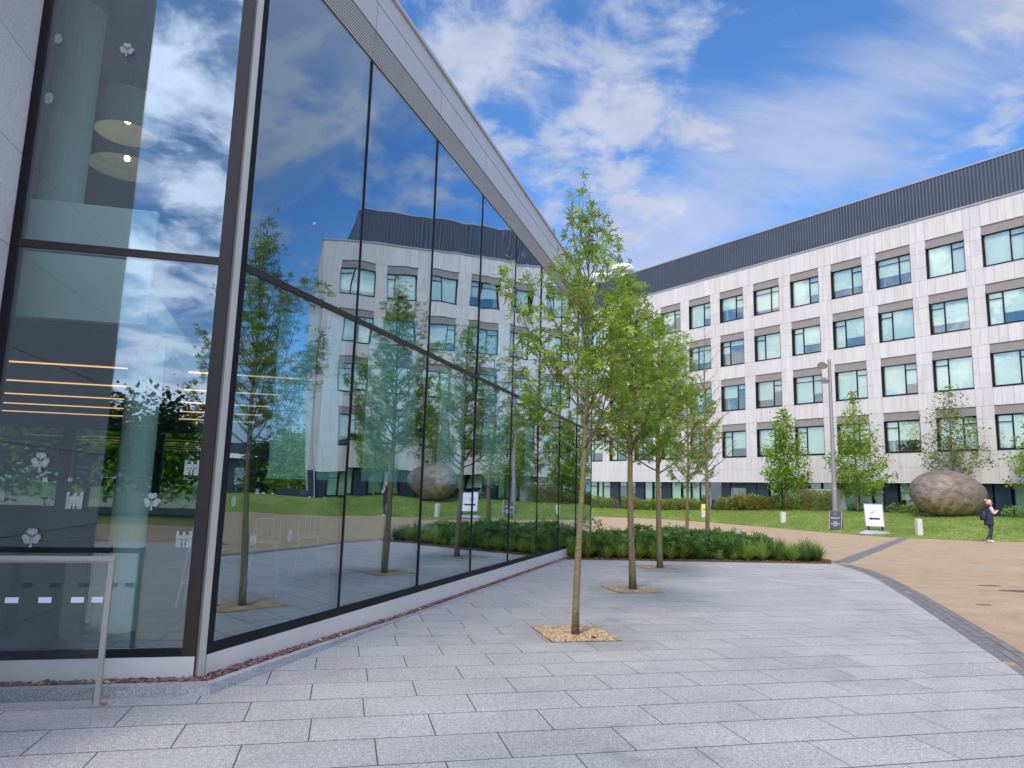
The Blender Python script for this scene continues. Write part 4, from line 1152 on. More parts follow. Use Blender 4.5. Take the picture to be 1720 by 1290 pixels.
t2 = make_tree('sweetgum_tree', (4.67, 11.18, 0), 5.35, 2.05, 1.25, 50, 15, .094, M_leaf, 9, 'second sweetgum from the camera, mossy trunk in a gravel square', GT, trunk_r=.062, lean=(-.05, 0), rise=1.0, shape=1.0, top=.12, inner=.3)
t3 = make_tree('sweetgum_tree', (6.67, 14.49, 0), 5.6, 2.0, 1.6, 54, 16, .096, M_leaf, 15, 'third sweetgum from the camera, in the gravel square nearest the planting bed', GT, trunk_r=.066, lean=(0, 0), rise=.85, shape=1.0, inner=.3)
t4 = make_tree('sweetgum_tree', (10.5, 20.7, 0), 5.9, 1.7, 1.35, 44, 18, .088, M_leaf, 23, 'slender sweetgum rising from the back of the planting bed, left of the bare one', None, trunk_r=.055, rise=.85)
t5 = make_tree('sparse_tree', (9.65, 17.9, 0), 6.3, 2.0, 1.25, 40, 1.5, .05, M_leafyellow, 31, 'nearly bare tree with a few yellowish young leaves in the planting bed', None, trunk_r=.062, lean=(.0, 0), rise=.7, sparse=True)
t0 = make_tree('sweetgum_tree', (-1.6, .55, 0), 5.3, 1.9, 1.0, 44, 14, .076, M_leaf, 44, 'sweetgum outside the frame, seen only mirrored in the entrance glass', None, trunk_r=.05, rise=.95)

def place_lawn(px, py): q = onray(px, py); return q
def lawn_at(px, nd):
    d = ray(px, 860); t = nd/(d.x*Bn.x+d.y*Bn.y); q = d*t; return Vector((q.x, q.y, terrain(q.x, q.y)))
qa = lawn_at(1320, 41.0); make_tree('lawn_tree', qa, 6.5, .9, 1.45, 34, 34, .19, M_leafbright, 51, 'narrow bright green tree behind the clipped hedge on the lawn', 'small trees on the lawn before the office', tmpl='oval', trunk_r=.06, rise=.55, clumpy=.5, shape=.75, top=.16)
qb = lawn_at(1441, 41.4); make_tree('lawn_tree', qb, 7.2, .9, 2.0, 46, 30, .17, M_leafbright, 57, 'broad based conical green tree just right of the lamp post', 'small trees on the lawn before the office', tmpl='oval', trunk_r=.085, rise=.35, clumpy=.5, shape=.95, top=.06)
qc = lawn_at(1606, 43.4); make_tree('lawn_tree', qc, 7.3, 2.0, 1.9, 40, 14, .16, M_leafolive, 63, 'loose olive green young tree behind the bronze egg', 'small trees on the lawn before the office', tmpl='oval', trunk_r=.07, rise=.75, clumpy=.4, shape=.8, top=.1)
qd = lawn_at(1760, 43.0); make_tree('lawn_tree', qd, 6.0, 1.4, 2.0, 40, 22, .16, M_leafbright, 67, 'tree at the right edge of the photo showing only its branch tips', 'small trees on the lawn before the office', tmpl='oval', trunk_r=.07, rise=.3, clumpy=.4)

def bushmesh(name, n, rx, ry, h, lsize, m_, seed, tmpl='oval', m2=None, box=False):
    rs = np.random.RandomState(seed)
    if box: P = np.stack([rs.uniform(-rx, rx, n), rs.uniform(-ry, ry, n), rs.uniform(.02, h, n)], 1)
    else:
        u = rs.normal(size=(n, 3)); u /= np.linalg.norm(u, axis=1, keepdims=True); rad = rs.uniform(.55, 1, n)[:, None]**.5
        u = u*rad*(1+.22*np.sin(u[:, :1]*7+seed)*np.cos(u[:, 1:2]*6)); P = u*np.array([rx, ry, h*.55])+np.array([0, 0, h*.5]); P[:, 2] = np.maximum(P[:, 2], .03)
    D = P*np.array([1, 1, .3])+rs.normal(size=(n, 3))*.35*rx
    T, F_ = (STAR, SF) if tmpl == 'star' else (OVAL, OF)
    V, F, tn = leaves(P, D, lsize*rs.uniform(.6, 1.2, n), T, F_, rs, rs.beta(2, 2, n))
    me = npmesh(name, V, F, m_, tn)
    if m2 is not None:
        me.materials.append(m2); k = np.sin(P[:, 0]*3.1+seed)+rs.normal(size=n)*.5 > .6
        me.polygons.foreach_set('material_index', np.repeat(k.astype(np.int32), len(F_)))
    return me
# planting bed
bed = [(4.75, 16.28), (11.75, 15.62), (12.5, 16.6), (12.3, 19.0), (11.6, 21.6), (10.2, 22.6), (8.9, 21.9), (8.3, 21.0), tuple(TA(16.6,.3,0))[:2], tuple(TA(12.3,.05,0))[:2]]
mb = MB(); mb.prism(bed, -.03, .012); tag(mb.build('mulch_bed', M_soil), kind='structure')
pts = []
while len(pts) < 2600:
    x = rnd.uniform(4.9, 12.2); y = rnd.uniform(15.66, 17.2)
    yb = 16.28+(x-4.75)*(15.62-16.28)/7.0
    if y > yb+.02: pts.append((x, y, .015+rnd.random()*.02))
stones('bark_chips', pts, [simple('bark_chip', (.17, .075, .045), .95, var=.5, scale=25), M_slate2], .012, .03, seed=9, weights=.93, flat=.3)
def tuftmesh(seed, n, L, m_):
    rs = np.random.RandomState(seed); V = []; F = []; tn = []
    for i in range(n):
        a = rs.uniform(0, 6.283); r_ = rs.uniform(0, .06); l = L*rs.uniform(.6, 1.1); lean = rs.uniform(.15, 1.25); wd = rs.uniform(.006, .011)*1.3
        base = np.array([math.cos(a)*r_, math.sin(a)*r_, 0]); dx = np.array([math.cos(a), math.sin(a), 0]); sx = np.array([-math.sin(a), math.cos(a), 0])
        b = len(V); t = rs.beta(2, 2)
        for k in range(5):
            f = k/4; p = base+dx*(l*math.sin(lean)*f**1.25*.9)+np.array([0, 0, l*(f*math.cos(lean*.55)-.38*lean*f*f)*1.0])
            p[2] = max(p[2], .01)
            wv = wd*(1-f)**.6+.0006; V += [p-sx*wv, p+sx*wv]; tn += [t*.7+.3*f]*2
        for k in range(4): F.append((b+2*k, b+2*k+1, b+2*k+3, b+2*k+2))
    return npmesh('grass_tuft', np.array(V), np.array(F), m_, np.array(tn))
TM = [tuftmesh(70+i, 170, .62, M_blade) for i in range(3)]+[tuftmesh(80+i, 170, .60, M_bladedark) for i in range(2)]
def yb(x): return 16.28+(x-4.75)*(15.62-16.28)/7.0
# front row of tufts
tuft_xy = []
x = 5.0
while x < 11.75:
    tuft_xy.append((x, yb(x)+.30+rnd.uniform(-.06, .12), 1 if x > 8.3 and x < 8.9 or x > 9.9 and rnd.random() < .5 else 0)); x += rnd.uniform(.30, .46)
x = 5.15
while x < 11.95:
    tuft_xy.append((x, yb(x)+.70+rnd.uniform(-.1, .1), rnd.random() < .35)); x += rnd.uniform(.28, .40)
for _ in range(22): tuft_xy.append((rnd.uniform(10.2, 12.2), rnd.uniform(16.6, 18.3), rnd.random() < .45))
for k in range(6): q = TA(13.2+.55*k, .55+rnd.random()*.2, 0); tuft_xy.append((q.x, q.y, 0))
for i, (x, y, dk) in enumerate(tuft_xy):
    me = TM[3+i % 2] if dk else TM[i % 3]; s = rnd.choice((.4, .55, .7, .8, .95))*rnd.uniform(.9, 1.1)
    o = link('grass_tuft', me, mat=Matrix.Translation((x, y, .01)) @ Matrix.Rotation(rnd.uniform(0, 6.28), 4, 'Z') @ Matrix.Diagonal((s*1.05, s*1.05, s*rnd.uniform(.85, 1.1), 1)))
    tag(o, ('dark green' if dk else 'bright green')+' strappy sedge tuft in the planting bed', 'grass tuft', ('dark' if dk else 'bright')+' sedge tufts in the planting bed')
SM = [bushmesh('shrub', 340, .42, .42, .56, .125, M_shrub, 90+i, 'star') for i in range(3)]
pal = bushmesh('shrub', 260, .34, .34, .95, .07, M_shrubpale, 99, 'star')
sh_xy = []
for row, (yo, x0, x1) in enumerate(((.85, 5.6, 10.4), (1.25, 5.9, 10.9), (1.75, 6.4, 10.9), (2.5, 7.0, 10.6), (3.4, 7.6, 11.3), (4.3, 8.4, 11.2))):
    x = x0
    while x < x1: sh_xy.append((x+rnd.uniform(-.1, .1), yb(x)+yo+rnd.uniform(-.15, .15))); x += rnd.uniform(.5, .72)
for i, (x, y) in enumerate(sh_xy):
    s = rnd.uniform(.8, 1.15)
    o = link('shrub', SM[i % 3], mat=Matrix.Translation((x, y, 0)) @ Matrix.Rotation(rnd.uniform(0, 6.28), 4, 'Z') @ Matrix.Diagonal((s, s, s*rnd.uniform(.85, 1.1), 1)))
    tag(o, 'dark green broad leaved shrub massed in the planting bed', 'shrub', 'dark leafy shrubs in the planting bed')
o = link('shrub', pal, mat=Matrix.Translation((6.75, 18.9, .0)))
tag(o, 'pale yellow green shrub at the end of the long glass wall', 'shrub')
for px, s in ((1010, .7), (1030, .6)):
    pass

# lawn blades (uncountable)
rs = np.random.RandomState(5); nbl = 70000
sS = rs.uniform(10, 50, nbl); eN = np.interp(sS, ED_S, ED_N); nN = eN-.05+rs.beta(1.0, 1.3, nbl)*(43.8-eN)
X = sS*Bd.x+nN*Bn.x; Y = sS*Bd.y+nN*Bn.y; Z = np.array([terrain(a, b) for a, b in zip(X, Y)])
hh = rs.uniform(.03, .085, nbl); a = rs.uniform(0, 6.28, nbl); wd = .012
P0_ = np.stack([X, Y, Z], 1); dx = np.stack([np.cos(a), np.sin(a), a*0], 1)*wd
Vv = np.stack([P0_-dx, P0_+dx, P0_+np.stack([rs.normal(0, .02, nbl), rs.normal(0, .02, nbl), hh], 1)], 1).reshape(-1, 3)
Ff = np.arange(nbl*3).reshape(-1, 3)
tag(link('lawn_grass', npmesh('lawn_grass', Vv, Ff, leafmat('lawn_blade', (.09, .16, .022), (.25, .33, .06), .3), np.repeat(rs.rand(nbl), 3))), 'short mown grass on the lawn', 'grass', kind='stuff')

# hedge along the office
HM = [bushmesh('hedge_plant', 1700, .85, .55, .95, .11, M_hedge, 200+i, m2=M_hedgerust) for i in range(3)]
ORD = 'first second third fourth fifth sixth seventh eighth ninth tenth eleventh twelfth thirteenth fourteenth fifteenth sixteenth'.split()
hx = [(1003, 852), (1022, 853), (1060, 854), (1078, 855), (1096, 857), (1112, 858), (1128, 860), (1146, 861), (1162, 862), (1215, 865), (1236, 866), (1252, 867), (1268, 868), (1284, 870), (1300, 872), (1318, 872)]
for i, (px, py) in enumerate(hx):
    q = lawn_at(px, 41.8 if px < 1200 else 41.2); s = rnd.uniform(.85, 1.15)
    o = link('hedge_plant', HM[i % 3], mat=Matrix.Translation(q-Vector((0, 0, .08))) @ Matrix.Rotation(rnd.uniform(0, 6.28), 4, 'Z') @ Matrix.Diagonal((s*1.05, s, s, 1)))
    tag(o, f'{ORD[i]} green and rust hedge plant from the glass wall end, before the office windows', 'hedge', 'hedge plants before the office windows')
HB = bushmesh('clipped_hedge', 5200, 1.25, .55, 1.25, .085, M_hedge, 222, m2=M_hedgerust, box=True)
q = lawn_at(1366, 41.0)
mh = Matrix((-Bd, Bn, Vector((0, 0, 1)))).transposed().to_4x4(); mh.translation = q-Vector((0, 0, .05))
tag(link('clipped_hedge', HB, mat=mh), 'boxy green and brown clipped beech hedge in front of the low wall', 'hedge')
mb = MB(); mb.box(-1.35, 1.65, .75, .95, -.3, 1.38); o = mb.build('low_wall', M_concrete); o.matrix_basis = mh
tag(o, 'low pale rendered wall rising behind the clipped beech hedge', 'wall')
LM = bushmesh('low_plant', 260, .55, .45, .55, .09, M_shrubpale, 230, 'star')
for i, (px, nd, lab) in enumerate(((1505, 42.5, 'low light green plants between the arrow sign and the egg'), (1527, 42.5, 'low light green plant at the left foot of the egg'), (1590, 39.8, None), (1700, 41.5, 'low spreading green shrub behind the walking woman'), (1712, 41.5, 'low spreading green shrub cut by the right edge'), (1422, 42.4, 'low green plant at the foot of the conical tree'), (1452, 42.4, 'low green plant right of the conical tree trunk'))):
    if lab is None: continue
    q = lawn_at(px, nd); tag(link('low_plant', LM, mat=Matrix.Translation(q) @ Matrix.Rotation(i*1.3, 4, 'Z')), lab, 'plant', 'low plants on the lawn')

# ================================================================ OBJECTS ON THE LAWN
# bronze egg
def eggmat():
    m, t, p = mat('bronze_patina'); tc = t.nodes.new('ShaderNodeTexCoord'); P = tc.outputs['Object']
    mp = t.nodes.new('ShaderNodeMapping'); mp.inputs['Scale'].default_value = (.8, .8, 1.7); t.links.new(P, mp.inputs[0])
    a = nramp(t, nnoise(t, mp.outputs[0], 2.6, 9, .72), .32, .68)
    c = nmix(t, a, (.06, .047, .040), (.29, .22, .17))
    mp2 = t.nodes.new('ShaderNodeMapping'); mp2.inputs['Scale'].default_value = (2.0, 2.0, .35); t.links.new(P, mp2.inputs[0])
    dr = nramp(t, nnoise(t, mp2.outputs[0], 1.6, 6, .65), .42, .62)
    sp = t.nodes.new('ShaderNodeSeparateXYZ'); t.links.new(P, sp.inputs[0])
    lowm = nramp(t, nmul(t, sp.outputs[2], nmul(t, nnoise(t, P, 1.2, 4), .9), 'ADD'), .35, -.35, 0, 1)
    lowm = nmul(t, lowm, dr)
    c = nmix(t, nmul(t, lowm, .85), c, (.42, .31, .12))
    bl_ = nramp(t, nnoise(t, P, .9, 5), .58, .7, 0, .5); c = nmix(t, bl_, c, (.15, .16, .19))
    t.links.new(c, p.inputs['Base Color']); p.inputs['Roughness'].default_value = .5; p.inputs['Metallic'].default_value = .25
    b = t.nodes.new('ShaderNodeBump'); b.inputs['Strength'].default_value = .8; b.inputs['Distance'].default_value = .03
    t.links.new(a, b.inputs['Height']); t.links.new(b.outputs[0], p.inputs['Normal']); return m
eq = lawn_at(1597, 40.6)
bm = bmesh.new(); bmesh.ops.create_uvsphere(bm, u_segments=64, v_segments=32, radius=1)
ea, eh = 1.95, 1.20
for v in bm.verts:
    x, y, z = v.co; k = 1-.11*x; v.co = Vector((x*ea*(1-.03*x), y*eh*k, z*eh*k))
me = bpy.data.meshes.new('bronze_egg'); bm.to_mesh(me); bm.free(); me.materials.append(eggmat())
me.polygons.foreach_set('use_smooth', [True]*len(me.polygons))
vr = Vector((rr.x, rr.y, 0)).normalized(); vf = Vector((-vr.y, vr.x, 0))
m4 = Matrix((vr, vf, Vector((0, 0, 1)))).transposed().to_4x4() @ Matrix.Rotation(math.radians(3), 4, 'Y'); m4.translation = Vector((eq.x, eq.y, eq.z+eh-.06))
tag(link('bronze_egg', me, mat=m4), 'huge brown bronze egg sculpture lying on the lawn', 'sculpture')

# bollards
def bollard(px, nd, h, label, yellow=False, rw=.13):
    q = lawn_at(px, nd) if nd > 30 else gnd(px, nd) ; x, y, z = q
    e = empty('stone_bollard', (x, y, z), label, 'bollard', 'pale stone bollards by the path')
    mb = MB(); m4 = facing((x, y, z), -Vector((fw.x, fw.y, 0)))
    def T(a, b, c): return m4 @ Vector((a, c, b))
    pf = [(-rw, -.05), (rw, -.05), (rw, h-.07), (rw*.75, h), (-rw*.75, h), (-rw, h-.07)]
    mb.add([T(a, -.11, c) for a, c in pf]+[T(a, .11, c) for a, c in pf], [tuple(range(6)), tuple(range(11, 5, -1))]+[(i, (i+1)%6, 6+(i+1)%6, 6+i) for i in range(6)])
    mb.build('post', simple('bollard_stone', (.50, .47, .40), .75, var=.12, scale=12), e)
    if yellow:
        mb = MB(); mb.box(-rw*1.02, rw*1.02, .111, .118, h*.42, h*.92, lambda a, b, c: T(a, b, c)); mb.build('yellow_plate', simple('yellow', (.72, .50, .03), .5), e)
        mb = MB(); mb.box(-rw*.6, rw*.6, .1185, .120, h*.55, h*.62, lambda a, b, c: T(a, b, c)); mb.build('plate_print', M_dark, e)
q = onray(1542, 898); bollard(1542, q.dot(Bn), .72, 'pale stone bollard on the lawn below the bronze egg', rw=.115)
q = onray(1315, 878); bollard(1315, q.dot(Bn), .60, 'short pale bollard on the grass edge near the clipped hedge', rw=.125)
q = onray(1183, 868); bollard(1183, q.dot(Bn), .82, 'bollard with a bright yellow plate on the grass behind the bare tree', True, rw=.19)
q = gnd(1239, 928); e = empty('marker_post', (q.x, q.y, 0), 'short pale square post standing among the bed shrubs', 'post')
mb = MB(); mb.box(q.x-.055, q.x+.055, q.y-.055, q.y+.055, 0, .66); mb.build('post', M_concrete, e)
mb = MB(); mb.box(q.x-.06, q.x+.06, q.y-.06, q.y+.06, .66, .69); mb.build('cap', M_steel, e)

# lamp post
LQ = onray(1404, 882); d_ = math.hypot(LQ.x, LQ.y)
def zat(px, py, D): v = ray(px, py); return EYE+v.z*D/math.hypot(v.x, v.y)
ltop = zat(1392, 603, d_)
lp = empty('lamp_post', LQ, 'tall grey street lamp column with two floodlights, behind the dark board', 'lamp post')
mb = MB(); mb.lathe([(.14, -.1), (.14, 1.9), (.125, 1.95), (.105, 3.2), (.085, ltop-LQ.z-.05), (.07, ltop-LQ.z)], LQ, 16); mb.build('column', simple('galvanised', (.25, .23, .215), .5, .5, var=.06), lp)
for zz, s_, nm in ((ltop-.35, 1.0, 'upper'), (ltop-1.2, .75, 'lower')):
    c = Vector((LQ.x, LQ.y, zz)); side = -vr
    mb = MB(); mb.tube([c, c+side*.30*s_+Vector((0,0,.10)), c+side*.36*s_], .03, 6); fl_ = mb.build('bracket', M_steel, lp)
    mb = MB(); dn = (side*.4+Vector((0,0,-1))-vf*.5).normalized(); c2_ = c+side*.38*s_
    mb.tube([c2_-dn*.12, c2_-dn*.10, c2_+dn*.02, c2_+dn*.06], [.06*s_, .17*s_, .24*s_, .25*s_], 16); fl = mb.build('floodlight', simple('lamp_grey', (.25,.24,.23), .4, .6), lp)
    mb = MB(); mb.tube([c2_+dn*.062, c2_+dn*.068], .21*s_, 16); mb.build('lens', simple('lens', (.5,.5,.5), .1), fl)

# dark A-board
AQ = onray(1405, 889); nrmA = Vector((-AQ.x, -AQ.y, 0)).normalized()
nrmA = (Matrix.Rotation(math.radians(-12), 3, 'Z') @ nrmA)
ab = empty('sandwich_board', AQ, 'dark grey sandwich board with white lettering at the foot of the lamp post', 'sign')
tl = (nrmA*.98+Vector((0, 0, .19))).normalized()
xA = Vector((0,0,1)).cross(nrmA)
def AB(a, b, c, s_=1): return AQ+xA*a*.78+Vector((0,0,1))*b*.78+nrmA*(s_*(.20-.185*b/1.15)+c*s_)
HB_ = 1.15; WB_ = .36
for s_ in (1, -1):
    mb = MB(); mb.box(-WB_, WB_, 0.03, HB_, 0, .03, lambda a, b, c: AB(a, b, c, s_)); mb.build('board', simple('board_grey', (.035, .04, .05), .5), ab)
    mb = MB(); mb.box(WB_, WB_+.025, 0.0, HB_, -.002, .034, lambda a, b, c: AB(a, b, c, s_)); mb.box(-WB_-.025, -WB_, 0, HB_, -.002, .034, lambda a, b, c: AB(a, b, c, s_)); mb.build('frame', M_steel, ab)
upA = (AB(0, 1, 0)-AB(0, 0, 0)).normalized(); nA = xA.cross(upA).normalized()
def onA(b): m4 = Matrix((xA, upA, nA)).transposed().to_4x4(); m4.translation = AB(0, b, .033); return m4
textobj('RESTAURANT', .072, onA(.72), M_white, ab, ext=.002)
textobj('Open\nto everyone\nDaily', .082, onA(.36), M_white, ab, ext=.002)
mb = MB(); c = AB(0, .98, .034); mb.tube([c, c+nA*.003], .05, 12); mb.build('emblem', simple('emblem_brown', (.22, .13, .10), .7), ab)

# white arrow sign
SQ_ = gnd(1471, 899); nS = Vector((-SQ_.x, -SQ_.y, 0)).normalized(); nS = Matrix.Rotation(math.radians(-6), 3, 'Z') @ nS; xS = Vector((0,0,1)).cross(nS)
sg = empty('arrow_sign', SQ_, 'white pavement sign with a black left arrow on a grey water base', 'sign')
def TS(a, b, c): return Vector((SQ_.x, SQ_.y, 0))+xS*a*1.05+nS*b+Vector((0,0,c*1.1))
M_sgrey = simple('base_plastic', (.25, .265, .30), .55)
mb = MB()
pr = [(-.66, 0, .03), (-.60, 0, .13), (-.40, 0, .20), (.40, 0, .20), (.60, 0, .13), (.66, 0, .03)]
for yy0, yy1 in ((-.27, .27),):
    vs_ = []
    for a, _, c in pr: vs_ += [TS(a, yy0*(1 if c < .1 else .6), c), TS(a, yy1*(1 if c < .1 else .6), c)]
    n = len(pr); fs = [(2*i, 2*i+1, 2*i+3, 2*i+2) for i in range(n-1)]+[(0, 2*n-2, 2*n-1, 1), tuple(2*i for i in range(n)), tuple(2*i+1 for i in reversed(range(n)))]
    mb.add([tuple(v) for v in vs_], fs)
mb.build('base', M_sgrey, sg)
for a in (-.55, .5):
    mb = MB(); mb.box(a-.06, a+.08, -.2, .2, 0, .035, TS); mb.build('foot', M_dark, sg)
for a in (-.28, .28):
    mb = MB(); mb.box(a-.03, a+.03, -.02, .02, .18, .38, TS); mb.build('leg', M_dark, sg)
LN = .05
def TSl(a, b, c): return TS(a-.06*(c-.35), b-LN*(c-.35), c)
ZS0, ZS1 = .36, 1.34; WS = .36
mb = MB(); mb.box(-WS, WS, -.012, .012, ZS0+.03, ZS1-.03, TSl); mb.build('panel', simple('sign_white', (.62, .61, .67), .4), sg)
mb = MB(); mb.box(-WS-.035, -WS, -.02, .02, ZS0, ZS1, TSl); mb.box(WS, WS+.035, -.02, .02, ZS0, ZS1, TSl); mb.box(-WS, WS, -.02, .02, ZS1-.03, ZS1, TSl); mb.box(-WS, WS, -.02, .02, ZS0, ZS0+.03, TSl); mb.build('frame', M_sgrey, sg)
mb = MB(); arrow = [(-.24, .0), (-.13, .07), (-.13, .038), (.22, .038), (.22, -.038), (-.13, -.038), (-.13, -.07)]
vs_ = [TSl(a, .0135, .70+c) for a, c in arrow]+[TSl(a, .0165, .70+c) for a, c in arrow]; n = 7
mb.add([tuple(v) for v in vs_], [(3,2,1,0,6,5,4), (7,8,9,10,11,12,13)]+[(i, (i+1)%n, n+(i+1)%n, n+i) for i in range(n)]); mb.build('arrow', M_black, sg)
m4 = Matrix((xS, Vector((0,0,1)), nS)).transposed().to_4x4(); m4.translation = TSl(-.0, .014, 1.03)
textobj('MAIN', .085, m4, simple('print_grey', (.16,.16,.18), .6), sg)
mb = MB(); mb.box(-.16, .02, .0135, .0165, .955, .975, TSl); mb.box(-.16, -.05, .0135, .0165, .925, .94, TSl); mb.build('print_line', bpy.data.materials['print_grey'], sg)

# ---------------------------------------------------------------- walking woman
WQ = gnd(1664, 911)
wo_dir = vr                                            # she walks to the right of the picture
side = Vector((-wo_dir.y, wo_dir.x, 0))                # away from the camera
HW = 1.82
wm = empty('person', WQ, 'woman walking right in a navy gilet and pink sleeves, looking at her phone', 'person')
def W(f, s_, z): return WQ+wo_dir*(f*HW)+side*(s_*HW)+Vector((0, 0, z*HW))
M_skin = simple('skin', (.58, .36, .28), .6); M_pink = simple('pink_sleeve', (.68, .42, .40), .85)
M_coat = simple('navy_cloth', (.016, .018, .045), .85, var=.2, scale=30); M_trou = simple('dark_trousers', (.022, .026, .045), .85)
M_shoe = simple('cream_shoe', (.72, .64, .48), .6); M_hair = simple('blonde_hair', (.50, .33, .17), .7, var=.25, scale=60); M_pack = simple('backpack_black', (.012, .013, .02), .6)
nodes = {}
skel = [ # name, (f, s, z), radius, parent
 ('pelvis', (-.005, 0, .53), .085, None), ('waist', (.0, 0, .60), .075, 'pelvis'), ('chest', (.01, 0, .71), .088, 'waist'), ('neck0', (.015, 0, .80), .050, 'chest'),
 ('neck', (.03, 0, .845), .032, 'neck0'), ('head', (.045, 0, .895), .052, 'neck'), ('crown', (.045, 0, .94), .048, 'head'),
 ('hipN', (0, -.045, .50), .062, 'pelvis'), ('kneeN', (.012, -.045, .285), .038, 'hipN'), ('ankN', (-.095, -.045, .090), .024, 'kneeN'), ('heelN', (-.112, -.045, .062), .024, 'ankN'), ('toeN', (-.050, -.045, .016), .019, 'heelN'),
 ('hipF', (0, .045, .50), .062, 'pelvis'), ('kneeF', (.065, .045, .285), .038, 'hipF'), ('ankF', (.045, .045, .055), .024, 'kneeF'), ('heelF', (.035, .045, .022), .022, 'ankF'), ('toeF', (.115, .045, .018), .018, 'heelF'),
 ('shN', (.005, -.095, .785), .043, 'neck0'), ('elN', (.045, -.115, .655), .032, 'shN'), ('wrN', (.135, -.075, .705), .021, 'elN'), ('paN', (.165, -.062, .73), .019, 'wrN'),
 ('shF', (.005, .095, .785), .043, 'neck0'), ('elF', (.04, .115, .66), .032, 'shF'), ('wrF', (.13, .055, .715), .021, 'elF'), ('paF', (.162, .035, .735), .019, 'wrF')]
me = bpy.data.meshes.new('body'); idx = {s_[0]: i for i, s_ in enumerate(skel)}
vv = [tuple(W(*s_[1])) for s_ in skel]; ee = [(idx[s_[0]], idx[s_[3]]) for s_ in skel if s_[3]]
fing = []
for hn, sd in (('paN', -1), ('paF', 1)):
    base = skel[idx[hn]][1]
    for k in range(4):
        a = (base[0]+.012, base[1]+sd*(.008-.005*k)*1.0, base[2]+.006-.003*k); b_ = (a[0]+.018-.002*abs(k-1), a[1]-sd*.006, a[2]+.012-.006*k)
        i0 = len(vv); vv += [tuple(W(*a)), tuple(W(*b_))]; ee += [(idx[hn], i0), (i0, i0+1)]; fing += [i0, i0+1]
    a = (base[0]+.002, base[1]-sd*.012, base[2]+.012); i0 = len(vv); vv.append(tuple(W(*a))); ee.append((idx[hn], i0)); fing.append(i0)
me.from_pydata(vv, ee, []); body = link('body', me, wm)
sk = body.modifiers.new('skin', 'SKIN')
for i, v in enumerate(me.skin_vertices[0].data):
    r_ = skel[i][2]*HW if i < len(skel) else .009
    v.radius = (r_, r_)
me.skin_vertices[0].data[0].use_root = True
sb = body.modifiers.new('sub', 'SUBSURF'); sb.levels = 1; sb.render_levels = 1
dg = bpy.context.evaluated_depsgraph_get(); dg.update()
bm_me = bpy.data.meshes.new_from_object(body.evaluated_get(dg)); body.modifiers.clear(); body.data = bm_me
bm_me.materials.clear()
for m_ in (M_skin, M_trou, M_pink, M_shoe, M_coat): bm_me.materials.append(m_)
for p in bm_me.polygons:
    c = Vector(p.center)-WQ; f = c.dot(wo_dir)/HW; s_ = c.dot(side)/HW; z = c.z/HW
    mi = 0
    if z < .052: mi = 3
    elif z < .53: mi = 1
    elif abs(s_) > .075 or (f > .05 and z < .80 and z > .6): mi = 2 if f < .148 else 0
    elif z < .83: mi = 4
    p.material_index = mi; p.use_smooth = True
def shell(name, rings, m_, n=16, parent=wm):
    mb = MB()
    for f, s_, z, rf, rs_ in rings:
        for k in range(n):
            a = 2*math.pi*k/n; mb.v.append(tuple(W(f+rf*math.cos(a), s_+rs_*math.sin(a), z)))
    for i in range(len(rings)-1):
        for k in range(n): mb.f.append((i*n+k, i*n+(k+1)%n, (i+1)*n+(k+1)%n, (i+1)*n+k)); mb.m.append(0)
    mb.f.append(tuple(reversed(range(n)))); mb.f.append(tuple((len(rings)-1)*n+k for k in range(n))); mb.m += [0, 0]
    return mb.build(name, m_, parent, smooth=True)
shell('gilet', [(-.01, 0, .385, .085, .10), (-.01, 0, .42, .092, .108), (-.005, 0, .50, .092, .108), (0, 0, .60, .080, .095), (.005, 0, .70, .090, .105), (.01, 0, .77, .082, .10), (.015, 0, .815, .055, .065)], M_coat)
shell('hood', [(-.02, 0, .79, .05, .06), (-.025, 0, .815, .072, .082), (-.02, 0, .845, .072, .078), (-.005, 0, .862, .055, .062)], M_coat)
shell('hair', [(.0, 0, .865, .03, .036), (.012, 0, .885, .052, .054), (.018, 0, .925, .058, .058), (.028, 0, .962, .050, .050), (.032, 0, .983, .026, .028)], M_hair)
shell('hair_bun', [(-.045, 0, .945, .008, .01), (-.05, 0, .955, .026, .026), (-.052, 0, .978, .028, .028), (-.05, 0, .995, .012, .012)], M_hair)
shell('backpack', [(-.125, 0, .50, .035, .06), (-.135, 0, .52, .058, .078), (-.135, 0, .60, .062, .082), (-.125, 0, .68, .050, .075), (-.11, 0, .72, .028, .05)], M_pack)
mb = MB(); mb.tube([W(-.08, -.07, .74), W(-.02, -.085, .80), W(.055, -.085, .76), W(.07, -.09, .66), W(.0, -.10, .56), W(-.09, -.08, .54)], .012*HW, 6); mb.build('backpack_strap', M_pack, wm)
mb = MB(); q = W(.185, -.01, .755); mb.box(-.010, .010, -.04, .04, -.07, .07, lambda a, b, c: q+wo_dir*(a-c*.5)+side*b+Vector((0,0,c))); mb.build('phone', M_black, wm)
mb = MB(); mb.tube([W(.094, -.03, .915), W(.1, 0, .915), W(.094, .03, .915)], .018, 6); mb.tube([W(.094, -.03, .915), W(.05, -.055, .915)], .007, 5); mb.build('sunglasses', M_black, wm)
mb = MB(); mb.tube([W(.092, 0, .908), W(.108, 0, .892), W(.095, 0, .886)], .011, 6); mb.build('nose', M_skin, wm)

